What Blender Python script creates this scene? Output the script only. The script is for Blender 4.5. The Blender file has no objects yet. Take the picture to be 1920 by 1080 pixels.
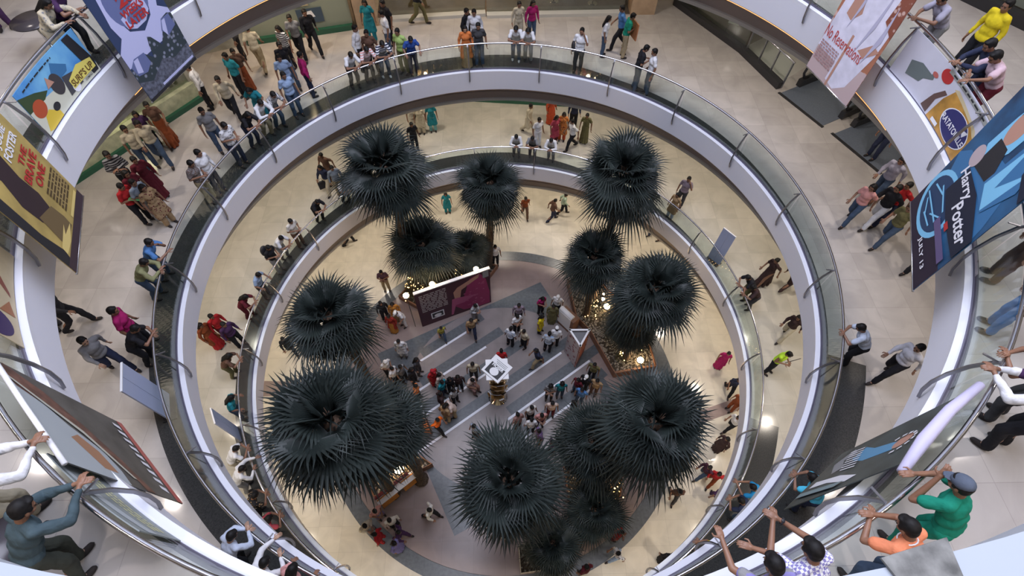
import bpy, bmesh, math, random
from mathutils import Vector, Matrix
random.seed(7)
S = bpy.context.scene
COL = S.collection
PI = math.pi
def rad(a): return a*PI/180
# ------------------------------------------------------------------ camera, world, light, exposure
Z1, Z2, Z3, Z4 = 5.327, 10.19, 15.03, 19.88      # gallery floor heights
R1, R2, R3, R4 = 8.655, 8.534, 8.624, 8.66       # radius of the glass on each gallery
cd = bpy.data.cameras.new('camera'); cam = bpy.data.objects.new('camera', cd); COL.objects.link(cam); S.camera = cam
yaw, pit, rol = rad(2.0237), rad(57.3511), rad(1.0432)
fw = Vector((math.sin(yaw)*math.cos(pit), math.cos(yaw)*math.cos(pit), -math.sin(pit)))
rt = Vector((math.cos(yaw), -math.sin(yaw), 0)); up = rt.cross(fw)
r2 = math.cos(rol)*rt+math.sin(rol)*up; u2 = -math.sin(rol)*rt+math.cos(rol)*up
M = Matrix.Identity(4)
for i in range(3): M[i][0] = r2[i]; M[i][1] = u2[i]; M[i][2] = -fw[i]
M[0][3], M[1][3], M[2][3] = 0, -8.5529, 21.9173
cam.matrix_world = M
cd.sensor_width = 36; cd.lens = 36*969.66/1920; cd.clip_start = .05; cd.clip_end = 200
S.view_settings.view_transform = 'Standard'; S.view_settings.look = 'None'; S.view_settings.gamma = 1
S.view_settings.exposure = 0.03
try: S.view_settings.use_curve_mapping = False
except Exception: pass
W = bpy.data.worlds.new('sky'); S.world = W; W.use_nodes = True
W.node_tree.nodes['Background'].inputs[0].default_value = (.72, .78, 1, 1)
W.node_tree.nodes['Background'].inputs[1].default_value = 0.75
S.cycles.use_denoising = True; S.cycles.max_bounces = 6; S.cycles.diffuse_bounces = 3; S.cycles.glossy_bounces = 3
S.cycles.transparent_max_bounces = 16; S.cycles.caustics_reflective = False; S.cycles.caustics_refractive = False
def lamp(name, kind, loc, power, color, size=.3, rot=(0, 0, 0), **k):
    l = bpy.data.lights.new(name, kind); l.energy = power; l.color = color
    if kind == 'AREA': l.shape = 'DISK'; l.size = size
    else: l.shadow_soft_size = size
    for a, b in k.items(): setattr(l, a, b)
    o = bpy.data.objects.new(name, l); o.location = loc; o.rotation_euler = rot; COL.objects.link(o); return o
lamp('skylight', 'AREA', (0, 0, 30), 4500, (.80, .83, 1), 15)
for (zc, pw, colr, n, rr) in ((Z4-.55, 50, (1, .9, .84), 18, 11.2), (Z3-.55, 55, (1, .9, .82), 18, 11.0), (Z2-.55, 60, (1, .89, .76), 18, 11.0), (Z1-.55, 70, (1, .88, .74), 18, 10.6)):
    for i in range(n):
        a = 2*PI*(i+.5)/n
        lamp('downlight', 'AREA', (rr*math.cos(a), rr*math.sin(a), zc), pw, colr, .22)
lamp('shop_glow', 'AREA', (-1.5, 12.9, Z3-1.0), 130, (1, .62, .32), 1.2)
lamp('shop_glow', 'AREA', (-8.2, 10.0, Z3-1.2), 60, (1, .7, .42), .8)
lamp('case_glow', 'POINT', (-12.2, 5.0, Z2+1.3), 35, (1, .8, .5), .2)
# ------------------------------------------------------------------ helpers
def tag(o, label=None, cat=None, group=None, kind=None):
    if label: o['label'] = label
    if cat: o['category'] = cat
    if group: o['group'] = group
    if kind: o['kind'] = kind
    return o
def thing(name, label, cat, loc=(0, 0, 0), rz=0, group=None):
    o = bpy.data.objects.new(name, None); o.empty_display_size = .2; COL.objects.link(o)
    o.location = loc; o.rotation_euler = (0, 0, rz); return tag(o, label, cat, group)
def link(name, me, mats=(), parent=None, loc=None, rz=0):
    for m in (mats if isinstance(mats, (list, tuple)) else [mats]):
        if m: me.materials.append(m)
    o = bpy.data.objects.new(name, me); COL.objects.link(o)
    if parent: o.parent = parent
    if loc is not None: o.location = loc
    if rz: o.rotation_euler = (0, 0, rz)
    return o
class MB:
    def __init__(s): s.v = []; s.f = []; s.m = []; s.sm = []
    def add(s, v, f, m=0, sm=False):
        b = len(s.v); s.v += [tuple(p) for p in v]; s.f += [tuple(i+b for i in q) for q in f]; s.m += [m]*len(f); s.sm += [sm]*len(f); return s
    def box(s, x0, x1, y0, y1, z0, z1, m=0, T=None):
        v = [Vector((x, y, z)) for z in (z0, z1) for y in (y0, y1) for x in (x0, x1)]
        if T: v = [T @ p for p in v]
        return s.add(v, [(0, 2, 3, 1), (4, 5, 7, 6), (0, 1, 5, 4), (2, 6, 7, 3), (0, 4, 6, 2), (1, 3, 7, 5)], m)
    def prism(s, pts, z0, z1, m=0, T=None):
        n = len(pts); v = [Vector((x, y, z0)) for x, y in pts]+[Vector((x, y, z1)) for x, y in pts]
        if T: v = [T @ p for p in v]
        f = [tuple(range(n-1, -1, -1)), tuple(range(n, 2*n))]+[(i, (i+1) % n, n+(i+1) % n, n+i) for i in range(n)]
        return s.add(v, f, m)
    def tube(s, pts, r, n=8, m=0, closed=False, cap=True, flat=None):
        pts = [Vector(p) for p in pts]; N = len(pts); rr = r if isinstance(r, (list, tuple)) else [r]*N; v = []; ref = None
        for i, p in enumerate(pts):
            a = pts[i-1] if (i or closed) else p; b = pts[(i+1) % N] if (i < N-1 or closed) else p
            d = (b-a).normalized()
            if ref is None: ref = d.orthogonal().normalized()
            ref = (ref-d*ref.dot(d)).normalized(); q = d.cross(ref)
            for k in range(n):
                t = 2*PI*k/n; v.append(p+rr[i]*(math.cos(t)*ref+math.sin(t)*q))
        f = []
        for i in range(N if closed else N-1):
            for k in range(n):
                k2 = (k+1) % n; i2 = (i+1) % N
                f.append((i*n+k, i*n+k2, i2*n+k2, i2*n+k))
        if cap and not closed: f += [tuple(range(n-1, -1, -1)), tuple(range((N-1)*n, N*n))]
        return s.add(v, f, m, True)
    def ring(s, prof, n=160, m=0, a0=0, a1=360, closed_prof=False, mats=None, smooth=False):
        full = abs(a1-a0) >= 360; K = len(prof); A = [rad(a0+(a1-a0)*i/n) for i in range(n if full else n+1)]
        v = [(r*math.cos(a), r*math.sin(a), z) for a in A for r, z in prof]; f = []; mm = []
        for i in range(n):
            i2 = (i+1) % len(A)
            for k in range(K if closed_prof else K-1):
                k2 = (k+1) % K; f.append((i*K+k, i2*K+k, i2*K+k2, i*K+k2)); mm.append(mats[k] if mats else m)
        b = len(s.f); s.add(v, f, m, smooth); s.m[b:] = mm
        if closed_prof and not full:
            s.add([v[k] for k in range(K)], [tuple(range(K))], m); s.add([v[n*K+k] for k in range(K)], [tuple(range(K-1, -1, -1))], m)
        return s
    def lathe(s, prof, n=24, m=0, c=(0, 0, 0)):
        v = [(c[0]+r*math.cos(2*PI*i/n), c[1]+r*math.sin(2*PI*i/n), c[2]+z) for i in range(n) for r, z in prof]; K = len(prof)
        f = [(i*K+k, ((i+1) % n)*K+k, ((i+1) % n)*K+k+1, i*K+k+1) for i in range(n) for k in range(K-1)]
        return s.add(v, f, m, True)
    def mesh(s, name='m'):
        me = bpy.data.meshes.new(name); me.from_pydata(s.v, [], s.f)
        me.polygons.foreach_set('material_index', s.m); me.polygons.foreach_set('use_smooth', s.sm); me.update(); return me
    def obj(s, name, mats, parent=None, loc=None, rz=0): return link(name, s.mesh(name), mats, parent, loc, rz)
def recalc(o):
    b = bmesh.new(); b.from_mesh(o.data); bmesh.ops.recalc_face_normals(b, faces=b.faces); b.to_mesh(o.data); b.free(); return o
def struct(mb, name, mats, kind='structure'):
    o = mb.obj(name, mats); recalc(o); o['kind'] = kind; return o
# ------------------------------------------------------------------ materials
MC = {}
def mat(name, c, rough=.6, metal=0, noise=0, scale=6, spec=.5, emit=None, es=0, alt=None, tex='NOISE', coord='Object', stretch=None):
    if name in MC: return MC[name]
    m = bpy.data.materials.new(name); m.use_nodes = True; nt = m.node_tree; b = nt.nodes['Principled BSDF']
    b.inputs['Base Color'].default_value = (*c, 1); b.inputs['Roughness'].default_value = rough; b.inputs['Metallic'].default_value = metal
    b.inputs['Specular IOR Level'].default_value = spec
    if emit: b.inputs['Emission Color'].default_value = (*emit, 1); b.inputs['Emission Strength'].default_value = es
    if noise or alt:
        tc = nt.nodes.new('ShaderNodeTexCoord'); mp = nt.nodes.new('ShaderNodeMapping'); nt.links.new(tc.outputs[coord], mp.inputs[0])
        if stretch: mp.inputs['Scale'].default_value = stretch
        if tex == 'NOISE':
            t = nt.nodes.new('ShaderNodeTexNoise'); t.inputs['Scale'].default_value = scale; t.inputs['Detail'].default_value = 5; fac = t.outputs[0]
            cr = nt.nodes.new('ShaderNodeMapRange'); cr.inputs[1].default_value = .3; cr.inputs[2].default_value = .7; nt.links.new(fac, cr.inputs[0]); fac = cr.outputs[0]
        elif tex == 'WAVE':
            t = nt.nodes.new('ShaderNodeTexWave'); t.inputs['Scale'].default_value = scale; t.bands_direction = 'Z'
            cr = nt.nodes.new('ShaderNodeMapRange'); cr.inputs[1].default_value = .45; cr.inputs[2].default_value = .55; nt.links.new(t.outputs[1], cr.inputs[0]); fac = cr.outputs[0]
        elif tex == 'CHECK':
            t = nt.nodes.new('ShaderNodeTexChecker'); t.inputs['Scale'].default_value = scale; fac = t.outputs[1]
        else:
            t = nt.nodes.new('ShaderNodeTexVoronoi'); t.inputs['Scale'].default_value = scale
            cr = nt.nodes.new('ShaderNodeMapRange'); cr.inputs[1].default_value = .25; cr.inputs[2].default_value = .4; nt.links.new(t.outputs[0], cr.inputs[0]); fac = cr.outputs[0]
        nt.links.new(mp.outputs[0], t.inputs[0])
        mx = nt.nodes.new('ShaderNodeMix'); mx.data_type = 'RGBA'; nt.links.new(fac, mx.inputs[0])
        a = alt or tuple(max(0, x*(1-noise)) for x in c); bb = c if alt else tuple(min(1, x*(1+noise)) for x in c)
        mx.inputs[6].default_value = (*a, 1); mx.inputs[7].default_value = (*bb, 1); nt.links.new(mx.outputs[2], b.inputs['Base Color'])
    MC[name] = m; return m
def marble(name, c, c2, rough=.12, tile=.9):
    m = bpy.data.materials.new(name); m.use_nodes = True; nt = m.node_tree; b = nt.nodes['Principled BSDF']; N = nt.nodes.new; L = nt.links.new
    tc = N('ShaderNodeTexCoord'); br = N('ShaderNodeTexBrick'); br.offset = 0; br.inputs['Scale'].default_value = 1; br.inputs['Brick Width'].default_value = tile; br.inputs['Row Height'].default_value = tile
    br.inputs['Mortar Size'].default_value = .004; br.inputs['Color1'].default_value = (*c, 1); br.inputs['Color2'].default_value = (*c2, 1); br.inputs['Mortar'].default_value = (*[x*.8 for x in c], 1); br.inputs['Bias'].default_value = -.3
    L(tc.outputs['Object'], br.inputs[0]); no = N('ShaderNodeTexNoise'); no.inputs['Scale'].default_value = 1.3; no.inputs['Detail'].default_value = 6; no.inputs['Distortion'].default_value = 1.2; L(tc.outputs['Object'], no.inputs[0])
    mr = N('ShaderNodeMapRange'); mr.inputs[1].default_value = .3; mr.inputs[2].default_value = .7; mr.inputs[3].default_value = .88; mr.inputs[4].default_value = 1.06; L(no.outputs[0], mr.inputs[0])
    vm = N('ShaderNodeVectorMath'); vm.operation = 'SCALE'; L(br.outputs[0], vm.inputs[0]); L(mr.outputs[0], vm.inputs['Scale']); L(vm.outputs[0], b.inputs['Base Color'])
    b.inputs['Roughness'].default_value = rough; return m
def glass(name, tint=(.93, .97, .95), refl=.04):
    m = bpy.data.materials.new(name); m.use_nodes = True; nt = m.node_tree; nt.nodes.clear(); N = nt.nodes.new; L = nt.links.new
    o = N('ShaderNodeOutputMaterial'); t = N('ShaderNodeBsdfTransparent'); t.inputs[0].default_value = (*tint, 1); g = N('ShaderNodeBsdfGlossy'); g.inputs['Roughness'].default_value = .03
    lw = N('ShaderNodeLayerWeight'); lw.inputs[0].default_value = .2; mr = N('ShaderNodeMapRange'); mr.inputs[3].default_value = refl; mr.inputs[4].default_value = .3; L(lw.outputs[1], mr.inputs[0])
    mx = N('ShaderNodeMixShader'); L(mr.outputs[0], mx.inputs[0]); L(t.outputs[0], mx.inputs[1]); L(g.outputs[0], mx.inputs[2]); L(mx.outputs[0], o.inputs[0]); return m
M_floor3 = marble('marble_upper', (.45, .42, .405), (.53, .50, .48)); M_floor2 = marble('marble_middle', (.44, .405, .375), (.53, .49, .455))
M_floor1 = marble('marble_lower', (.52, .485, .41), (.61, .565, .485)); M_floor0 = marble('marble_ground', (.62, .57, .47), (.72, .66, .55))
M_band = mat('black_granite', (.045, .045, .045), .18, noise=.3, scale=40); M_white = mat('white_paint', (.76, .77, .85), .45); M_ledge = mat('white_ledge', (.78, .79, .86), .35); M_white_dim = mat('dimmed_white_paint', (.38, .41, .45), .5); M_greyband = mat('grey_band', (.32, .28, .27), .6)  # near rim: white paint with its colour darkened to offset skylight glare
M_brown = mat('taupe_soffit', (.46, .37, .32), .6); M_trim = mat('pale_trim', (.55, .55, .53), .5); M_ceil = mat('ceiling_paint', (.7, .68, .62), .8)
M_steel = mat('brushed_steel', (.62, .62, .66), .22, 1); M_post = mat('steel_post', (.33, .33, .36), .35, .9); M_dark = mat('dark_metal', (.05, .05, .055), .4, .5)
M_glass = glass('clear_glass'); M_sglass = glass('shop_glass', (.75, .8, .76), .15); M_cream = mat('cream_wall', (.6, .55, .45), .7)
M_cove = mat('cove_light', (1, .55, .25), .5, emit=(1, .42, .12), es=2.2)
# ------------------------------------------------------------------ the building
def bandr(az, n=2):
    az = (az+180) % 360-180
    if n == 3 and -150 < az < -21: return 8.72
    if -75 <= az < -21: return 9.62
    T = [(-180, 9.2), (-75, 9.2), (-21, 8.72), (6, 8.74), (18, 8.78), (42, 8.95), (61, 9.0), (87, 9.45), (107, 9.45), (131, 9.31), (160, 9.2), (180, 9.2)]
    for (a, r), (b, q) in zip(T, T[1:]):
        if a <= az <= b: return r+(q-r)*(az-a)/(b-a)
    return 9.2
L2WALL = [(-14.5, .5), (-12.9, 2.9), (-10.35, 6.95), (-12.6, 8.6), (-10.6, 9.9), (-7.15, 10.65), (-5.35, 11.4), (-4.6, 11.7), (-3.15, 12.2), (-.6, 12.2), (-.5, 11.95), (4.95, 12.1), (5.7, 12.05), (6.35, 12.14), (6.9, 13.0), (7.4, 12.85), (9.19, 9.67), (10.0, 7.35), (10.9, 5.5), (11.2, 5.0), (12.0, 3.15), (13.2, 1.2)]
def wall_r(az):
    best = 16.0; d = (math.cos(rad(az)), math.sin(rad(az)))
    for (x0, y0), (x1, y1) in zip(L2WALL, L2WALL[1:]):
        ex, ey = x1-x0, y1-y0; det = d[0]*-ey+d[1]*ex
        if abs(det) < 1e-6: continue
        t = (x0*-ey+y0*ex)/det; u = (d[0]*y0-d[1]*x0)/det
        if 0 <= u <= 1 and 8 < t < best: best = t
    return best
floors = ((1, Z1, R1, M_floor1), (2, Z2, R2, M_floor2), (3, Z3, R3, M_floor3), (4, Z4, R4, M_floor3))
for n, z, R, mf in floors:
    mb = MB(); NA = 360
    for i in range(NA):
        a, b = i*360/NA, (i+1)*360/NA; mid = (a+b)/2; br = bandr(mid, n); brb = bandr(mid+.9, n)
        ro, rp = (16.5, 16.5) if not (n == 2 and 37 < mid < 46) else (wall_r(a), wall_r(b))
        def P(r, t): return (r*math.cos(rad(t)), r*math.sin(rad(t)), z)
        rb0, rb1 = (br, br) if abs(br-brb) > .3 else (bandr(a, n), bandr(b, n))
        mb.add([P(R-.02, a), P(R-.02, b), P(rb1, b), P(rb0, a)], [(0, 1, 2, 3)], 1)
        mb.add([P(rb0, a), P(rb1, b), P(rp, b), P(ro, a)], [(0, 1, 2, 3)], 0)
    o = mb.obj('floor', [mf, M_band]); o['kind'] = 'structure'
    # edge of the slab: ledge, white fascia, taupe and grey lower band, pale trim, ceiling
    de, hb = {1: (.6, 1.17), 2: (.9, 1.22), 3: (1.5, 1.35), 4: (.9, 1.2)}[n]
    mb = MB(); q = R+de; y = z-.8
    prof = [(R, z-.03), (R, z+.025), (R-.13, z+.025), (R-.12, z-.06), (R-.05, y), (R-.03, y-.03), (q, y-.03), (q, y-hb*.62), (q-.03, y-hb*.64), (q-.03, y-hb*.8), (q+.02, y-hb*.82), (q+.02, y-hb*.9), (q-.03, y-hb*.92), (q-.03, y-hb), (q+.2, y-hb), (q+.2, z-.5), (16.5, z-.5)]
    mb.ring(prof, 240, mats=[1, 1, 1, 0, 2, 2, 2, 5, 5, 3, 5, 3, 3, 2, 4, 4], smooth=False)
    o = mb.obj('trim_gallery_edge', [M_white if n < 4 else M_white_dim, M_ledge if n < 4 else M_white_dim, M_brown, M_trim, M_ceil, M_greyband]); recalc(o); o['kind'] = 'structure'
    if n >= 3:
        mb = MB(); mb.ring([(R-.035, z-.80), (R-.035, z-.835), (R+.0, z-.835), (R+.0, z-.80)], 240, closed_prof=True, a0=3, a1=168)
        if n == 3: tag(recalc(mb.obj('cove_light', M_cove)), 'thin orange glowing cove light strip along the bottom of the top white gallery edge', 'light')
# ground floor
mb = MB(); mb.ring([(7.2, 0), (16.5, 0)], 200); struct(mb, 'floor', [M_floor0])
M_inner = marble('mauve_granite', (.27, .205, .185), (.30, .23, .21), .3, 1.2); M_disc = marble('grey_granite', (.235, .205, .20), (.255, .225, .215), .3, 1.2)
M_slate = mat('slate_inlay', (.10, .11, .12), .3, noise=.2, scale=8); M_line = mat('white_inlay', (.72, .74, .8), .3); M_slate2 = mat('pale_slate_inlay', (.145, .14, .145), .3, noise=.15, scale=8)
mb = MB(); mb.ring([(.001, 0), (7.21, 0)], 160); struct(mb, 'floor', [M_inner])
def inlay(name, pts, z, m): mb = MB(); mb.prism(pts, -.01, z, 0); return struct(mb, name, [m])
mb = MB(); mb.ring([(7.21, -.01), (7.21, .004), (7.77, .004), (7.77, -.01)], 200); struct(mb, 'trim_floor_ring', [M_slate])
sq = [(6.13*math.cos(rad(a)), 6.13*math.sin(rad(a))) for a in (71.5, 161.5, 251.5, 341.5)]
inlay('trim_floor_square', sq, .004, M_slate)
mb = MB(); mb.ring([(.001, .008), (4.33, .008), (4.33, 0)], 128); struct(mb, 'trim_floor_disc', [M_disc])
t = Vector((.815, .579)); nn = Vector((-.579, .815))
def strip(s0, s1, n0, n1): return [tuple(t*s0+nn*n0), tuple(t*s1+nn*n0), tuple(t*s1+nn*n1), tuple(t*s0+nn*n1)]
for nv, a, b in ((3.457, -2.24, .34), (2.27, -3.0, .65), (1.156, -4.1, 1.0), (-.057, -4.62, 3.3), (-1.147, -.6, 4.1), (-2.23, -1.2, 3.2)):
    inlay('trim_floor_line', strip(a, b, nv-.05, nv+.05), .013, M_line)
    inlay('trim_floor_stripe', strip(a+.25, b+1.1, nv+.055, nv+.5), .0115, M_slate)
# outer walls
mb = MB(); mb.ring([(16.5, -.1), (16.5, 25)], 120); o = mb.obj('wall_outer', [M_cream]); o['kind'] = 'structure'
M_green = mat('green_glass_edge', (.02, .10, .06), .2); M_shop = mat('shop_back', (.34, .33, .28), .5, noise=.3, scale=2); M_cafe = mat('cafe_floor', (.11, .09, .08), .35, noise=.3, scale=3)
M_warm = mat('pillar_stone', (.42, .30, .2), .45, noise=.15, scale=3); M_win = mat('display_case', (.42, .44, .30), .3, noise=.25, scale=5)
def wseg(name, p, q, z0, z1, m, th=.12):
    p = Vector(p); q = Vector(q); d = (q-p).normalized(); n = Vector((-d.y, d.x))*th/2
    mb = MB(); mb.prism([tuple(p-n), tuple(q-n), tuple(q+n), tuple(p+n)], z0, z1); return struct(mb, name, [m])
def stringp(i): return L2WALL[i]
# left shop line: glass display base with a green edge
wseg('wall_shop_base', (-13.6, 2.1), (-10.35, 6.95), Z2, Z2+.16, M_green, .22)
wseg('wall_shop_display', (-13.7, 2.2), (-10.5, 7.05), Z2+.16, Z2+.62, M_win, .3)
wseg('window_1', (-13.7, 2.25), (-10.55, 7.1), Z2+.62, Z2+4.2, M_sglass, .04)
wseg('wall_shop_back', (-15.5, 4.5), (-11.9, 9.6), Z2, Z2+4.2, M_shop)
wseg('wall_shop_side', (-10.5, 7.05), (-12.4, 8.4), Z2, Z2+4.2, M_shop)
# top left shop with posters in the window
wseg('wall_shop_plinth', (-9.6, 10.15), (-5.75, 11.2), Z2, Z2+.2, M_green, .2)
wseg('wall_shop_front', (-9.6, 10.3), (-5.75, 11.32), Z2+.2, Z2+4.2, mat('sage_panel', (.26, .29, .23), .4), .12)
wseg('wall_shop_far', (-12.6, 9.0), (-9.6, 10.2), Z2, Z2+4.2, M_shop)
mb = MB(); mb.box(-.42, .42, -.3, .3, Z2, Z2+4.2, T=Matrix.Translation((-5.25, 11.55, 0)) @ Matrix.Rotation(rad(20), 4, 'Z')); struct(mb, 'wall_pillar_left', [M_warm])
# cafe behind glass at the far side
mb = MB(); mb.add([(-4.9, 11.95, Z2+.006), (5.4, 12.2, Z2+.006), (5.6, 16.2, Z2+.006), (-5.2, 16.2, Z2+.006)], [(0, 1, 2, 3)]); struct(mb, 'floor_cafe', [M_cafe])
wseg('wall_cafe_kerb', (-4.7, 11.75), (-.55, 12.2), Z2, Z2+.12, M_trim, .3); wseg('wall_cafe_kerb', (-.5, 12.05), (5.1, 12.22), Z2, Z2+.12, M_trim, .3)
wseg('window_2', (-4.7, 11.9), (-.55, 12.35), Z2+.12, Z2+4.2, M_sglass, .04); wseg('window_2', (-.5, 12.2), (5.1, 12.37), Z2+.12, Z2+4.2, M_sglass, .04)
mb = MB(); mb.box(-.5, .5, -.35, .35, Z2, Z2+4.2, T=Matrix.Translation((5.85, 12.5, 0))); struct(mb, 'wall_pillar_right', [M_warm])
# right hand cafe with dark base, then the escalator void
mb = MB(); mb.add([(7.6, 13.0, Z2+.006), (9.3, 9.75, Z2+.006), (12.5, 12.0, Z2+.006), (9.8, 15.2, Z2+.006)], [(0, 1, 2, 3)]); struct(mb, 'floor_cafe', [M_cafe])
wseg('wall_cafe_base', (7.35, 12.95), (9.25, 9.6), Z2, Z2+.22, M_dark, .24); wseg('window_3', (7.45, 13.0), (9.35, 9.65), Z2+.22, Z2+4.2, M_sglass, .04)
wseg('wall_void_base', (9.25, 9.6), (10.05, 7.35), Z2, Z2+.25, M_dark, .24)
# lower gallery far shopfront and top gallery shopfronts
wseg('wall_lower_shop', (-2.2, 13.25), (5.4, 12.55), Z1, Z1+.35, M_green, .25); wseg('wall_lower_front', (-2.2, 13.5), (5.4, 12.8), Z1+.35, Z1+4.2, M_shop)
wseg('wall_top_shop', (10.6, 5.9), (13.6, 1.2), Z3, Z3+.25, M_dark, .25); wseg('wall_top_front', (10.8, 6.05), (13.8, 1.35), Z3+.25, Z3+4.2, mat('green_grey_panel', (.24, .27, .24), .4))
# railings: one per gallery
AZ = [80-17.7*k for k in range(10)]+[97.6+17.6*k for k in range(9)]
AZ = sorted(a % 360 for a in AZ)
def post_mb(R, z):
    mb = MB(); pts = [(R-.135, z-.36), (R-.19, z-.2), (R-.225, z+.05), (R-.215, z+.35), (R-.16, z+.68), (R-.06, z+.96), (R+.0, z+1.02)]
    w = .018; v = []; 
    for (r, h) in pts: v += [(r, -w, h), (r, w, h), (r+.045, w, h+.0), (r+.045, -w, h)]
    f = [(0, 1, 2, 3), (24, 27, 26, 25)]
    for i in range(len(pts)-1):
        for k in range(4): f.append((i*4+k, i*4+4+k, i*4+4+(k+1) % 4, i*4+(k+1) % 4))
    mb.add(v, f); mb.box(R-.2, R+.03, -.012, .012, z+.985, z+1.0); return mb
for n, z, R, nm in ((1, Z1, R1, 'lowest'), (2, Z2, R2, 'middle'), (3, Z3, R3, 'top')):
    rl = thing('railing', f'curved glass and steel railing of the {nm} gallery' if n > 1 else 'curved glass and steel railing of the lowest gallery round the palms', 'railing', (0, 0, 0))
    mb = MB(); mb.tube([((R+.02)*math.cos(2*PI*i/200), (R+.02)*math.sin(2*PI*i/200), z+1.03) for i in range(200)], .032, 8, closed=True); mb.obj('handrail', M_steel, rl)
    mb = MB(); mb.ring([(R-.012, z+.0), (R-.012, z+.07), (R+.03, z+.07), (R+.03, z+.0)], 200); recalc(mb.obj('base_channel', mat('purple_grey_metal', (.13, .12, .17), .35, .6), rl))
    pm = post_mb(R, z).mesh('post'); pm.materials.append(M_post)
    for i, a in enumerate(AZ):
        o = bpy.data.objects.new('post', pm); COL.objects.link(o); o.parent = rl; o.rotation_euler = (0, 0, rad(a))
        b = AZ[(i+1) % len(AZ)]; b += 360 if b < a else 0
        mb = MB(); mb.ring([(R, z+.03), (R+.012, z+.03), (R+.012, z+.97), (R, z+.97)], 14, a0=a+.15, a1=b-.15, closed_prof=True, smooth=False); recalc(mb.obj('glass_panel', M_glass, rl))
# ------------------------------------------------------------------ palms
M_leaf = mat('palm_leaf', (.046, .060, .055), .5, alt=(.012, .018, .017), scale=1.7, spec=.4); M_leafold = mat('palm_leaf_old', (.16, .13, .07), .7)
M_trunk = mat('palm_trunk', (.085, .06, .042), .9, noise=.55, scale=18); M_fibre = mat('palm_heart', (.14, .085, .055), .8, noise=.4, scale=20)
def crown_mesh(seed, nl=42):
    R = random.Random(seed); mb = MB()
    for i in range(nl):
        f = (i+.5)/nl; az = i*2.399963+R.uniform(-.15, .15); el = rad(84-122*f**.8+R.uniform(-13, 13))
        d = Vector((math.cos(az)*math.cos(el), math.sin(az)*math.cos(el), math.sin(el))); s = Vector((-math.sin(az), math.cos(az), 0)); n = s.cross(d)*-1
        pl = .26+.22*R.random()-(.12 if f < .15 else 0); Lb = (.54+.26*R.random())*(.8 if f < .12 else 1)
        o = d*.06; e = d*pl+Vector((0, 0, .04-.10*f)); w = .013
        mb.add([o-s*w, o+s*w, e+s*w*.7, e-s*w*.7], [(0, 1, 2, 3)])
        K = 33; span = rad(225 if f > .12 else 90); tw = R.uniform(-.25, .25)
        for k in range(K):
            p = -span/2+span*k/(K-1); dp = span/(K-1)*.5; L = Lb*(.62+.38*math.cos(p*.75))*R.uniform(.88, 1.1)
            cup = .22
            def pt(r, q, h=0):
                v = e+(math.cos(q)*d+math.sin(q)*s)*r+n*(abs(math.sin(q))*r*cup*(1 if f < .6 else .4)+tw*math.sin(q)*r*.5+h)
                dr = (r/.62)**2.4*(.10+.20*f); v.z -= dr; return v
            a = pt(.02, p); m = L*.5
            v = [a, pt(m, p-dp*1.02, -.008), pt(m, p, .014), pt(m, p+dp*1.02, -.008), pt(L*.72, p-dp*.36, -.003), pt(L*.72, p+dp*.36, -.003), pt(L, p+R.uniform(-.05, .05), -.015*R.random()), pt(L*.72, p, .006)]
            mb.add(v, [(0, 1, 2), (0, 2, 3), (1, 4, 7, 2), (2, 7, 5, 3), (4, 6, 7), (7, 6, 5)])
    for i in range(9):      # short upright fans closing the heart
        az = i*2.4; q = Vector((math.cos(az), math.sin(az), 0)); sd = Vector((-q.y, q.x, 0)); o = q*.07
        for k in range(9):
            p = (k-4)*.2; L = R.uniform(.3, .42); d = Vector((0, 0, 1))*math.cos(p)*.9+sd*math.sin(p)+q*.35; w = sd*.022
            a = o+Vector((0, 0, -.05)); mb.add([a, a+d*L*.5-w, a+d*L*.5+q*.015, a+d*L*.5+w, a+d*L], [(0, 1, 2), (0, 2, 3), (1, 4, 2), (2, 4, 3)])
    return mb.mesh('crown')
def heart_mesh():
    mb = MB(); R = random.Random(3)
    ell_ = [(0.0, -.2), (.12, -.15), (.17, -.02), (.13, .08), (.05, .14), (0, .16)]; mb.lathe(ell_, 12)
    for i in range(9):
        a = i*2.4; r = .02+.035*R.random(); x, y = r*math.cos(a), r*math.sin(a)
        mb.tube([(x, y, -.05), (x*1.6, y*1.6, .22+.14*R.random()), (x*2.4, y*2.4, .34+.2*R.random())], [.02, .012, .003], 5)
    return mb.mesh('heart')
crowns = [crown_mesh(s) for s in (1, 2, 3)]; hm = heart_mesh()
for m in crowns: m.materials.append(M_leaf)
hm.materials.append(M_fibre)
def trunk(base, top, r):
    mb = MB(); b = Vector(base); t2 = Vector(top); n = max(8, int((t2-b).length/.11)); pts = []; rr = []; R = random.Random(int(b.x*97))
    for i in range(n+1):
        f = i/n; p = b.lerp(t2, f); bend = math.sin(f*PI)*.12; pts.append((p.x-b.x+bend*.4, p.y-b.y+bend, p.z-b.z)); rr.append(r*(1.25-.35*f)*(1.12 if i % 2 else .9)*(1.5 if f < .02 else 1))
    mb.tube(pts, rr, 10)
    for i in range(n*5):      # stubs of old leaf bases
        f = .25+.73*R.random(); j = min(n-1, int(f*n)); p = Vector(pts[j]); a = R.uniform(0, 2*PI); q = Vector((math.cos(a), math.sin(a), 0)); s = Vector((-q.y, q.x, 0))*.03
        mb.add([p+q*r*.8-s, p+q*r*.8+s, p+q*(r+.09)+Vector((0, 0, .1))], [(0, 1, 2)])
    return mb
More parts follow.
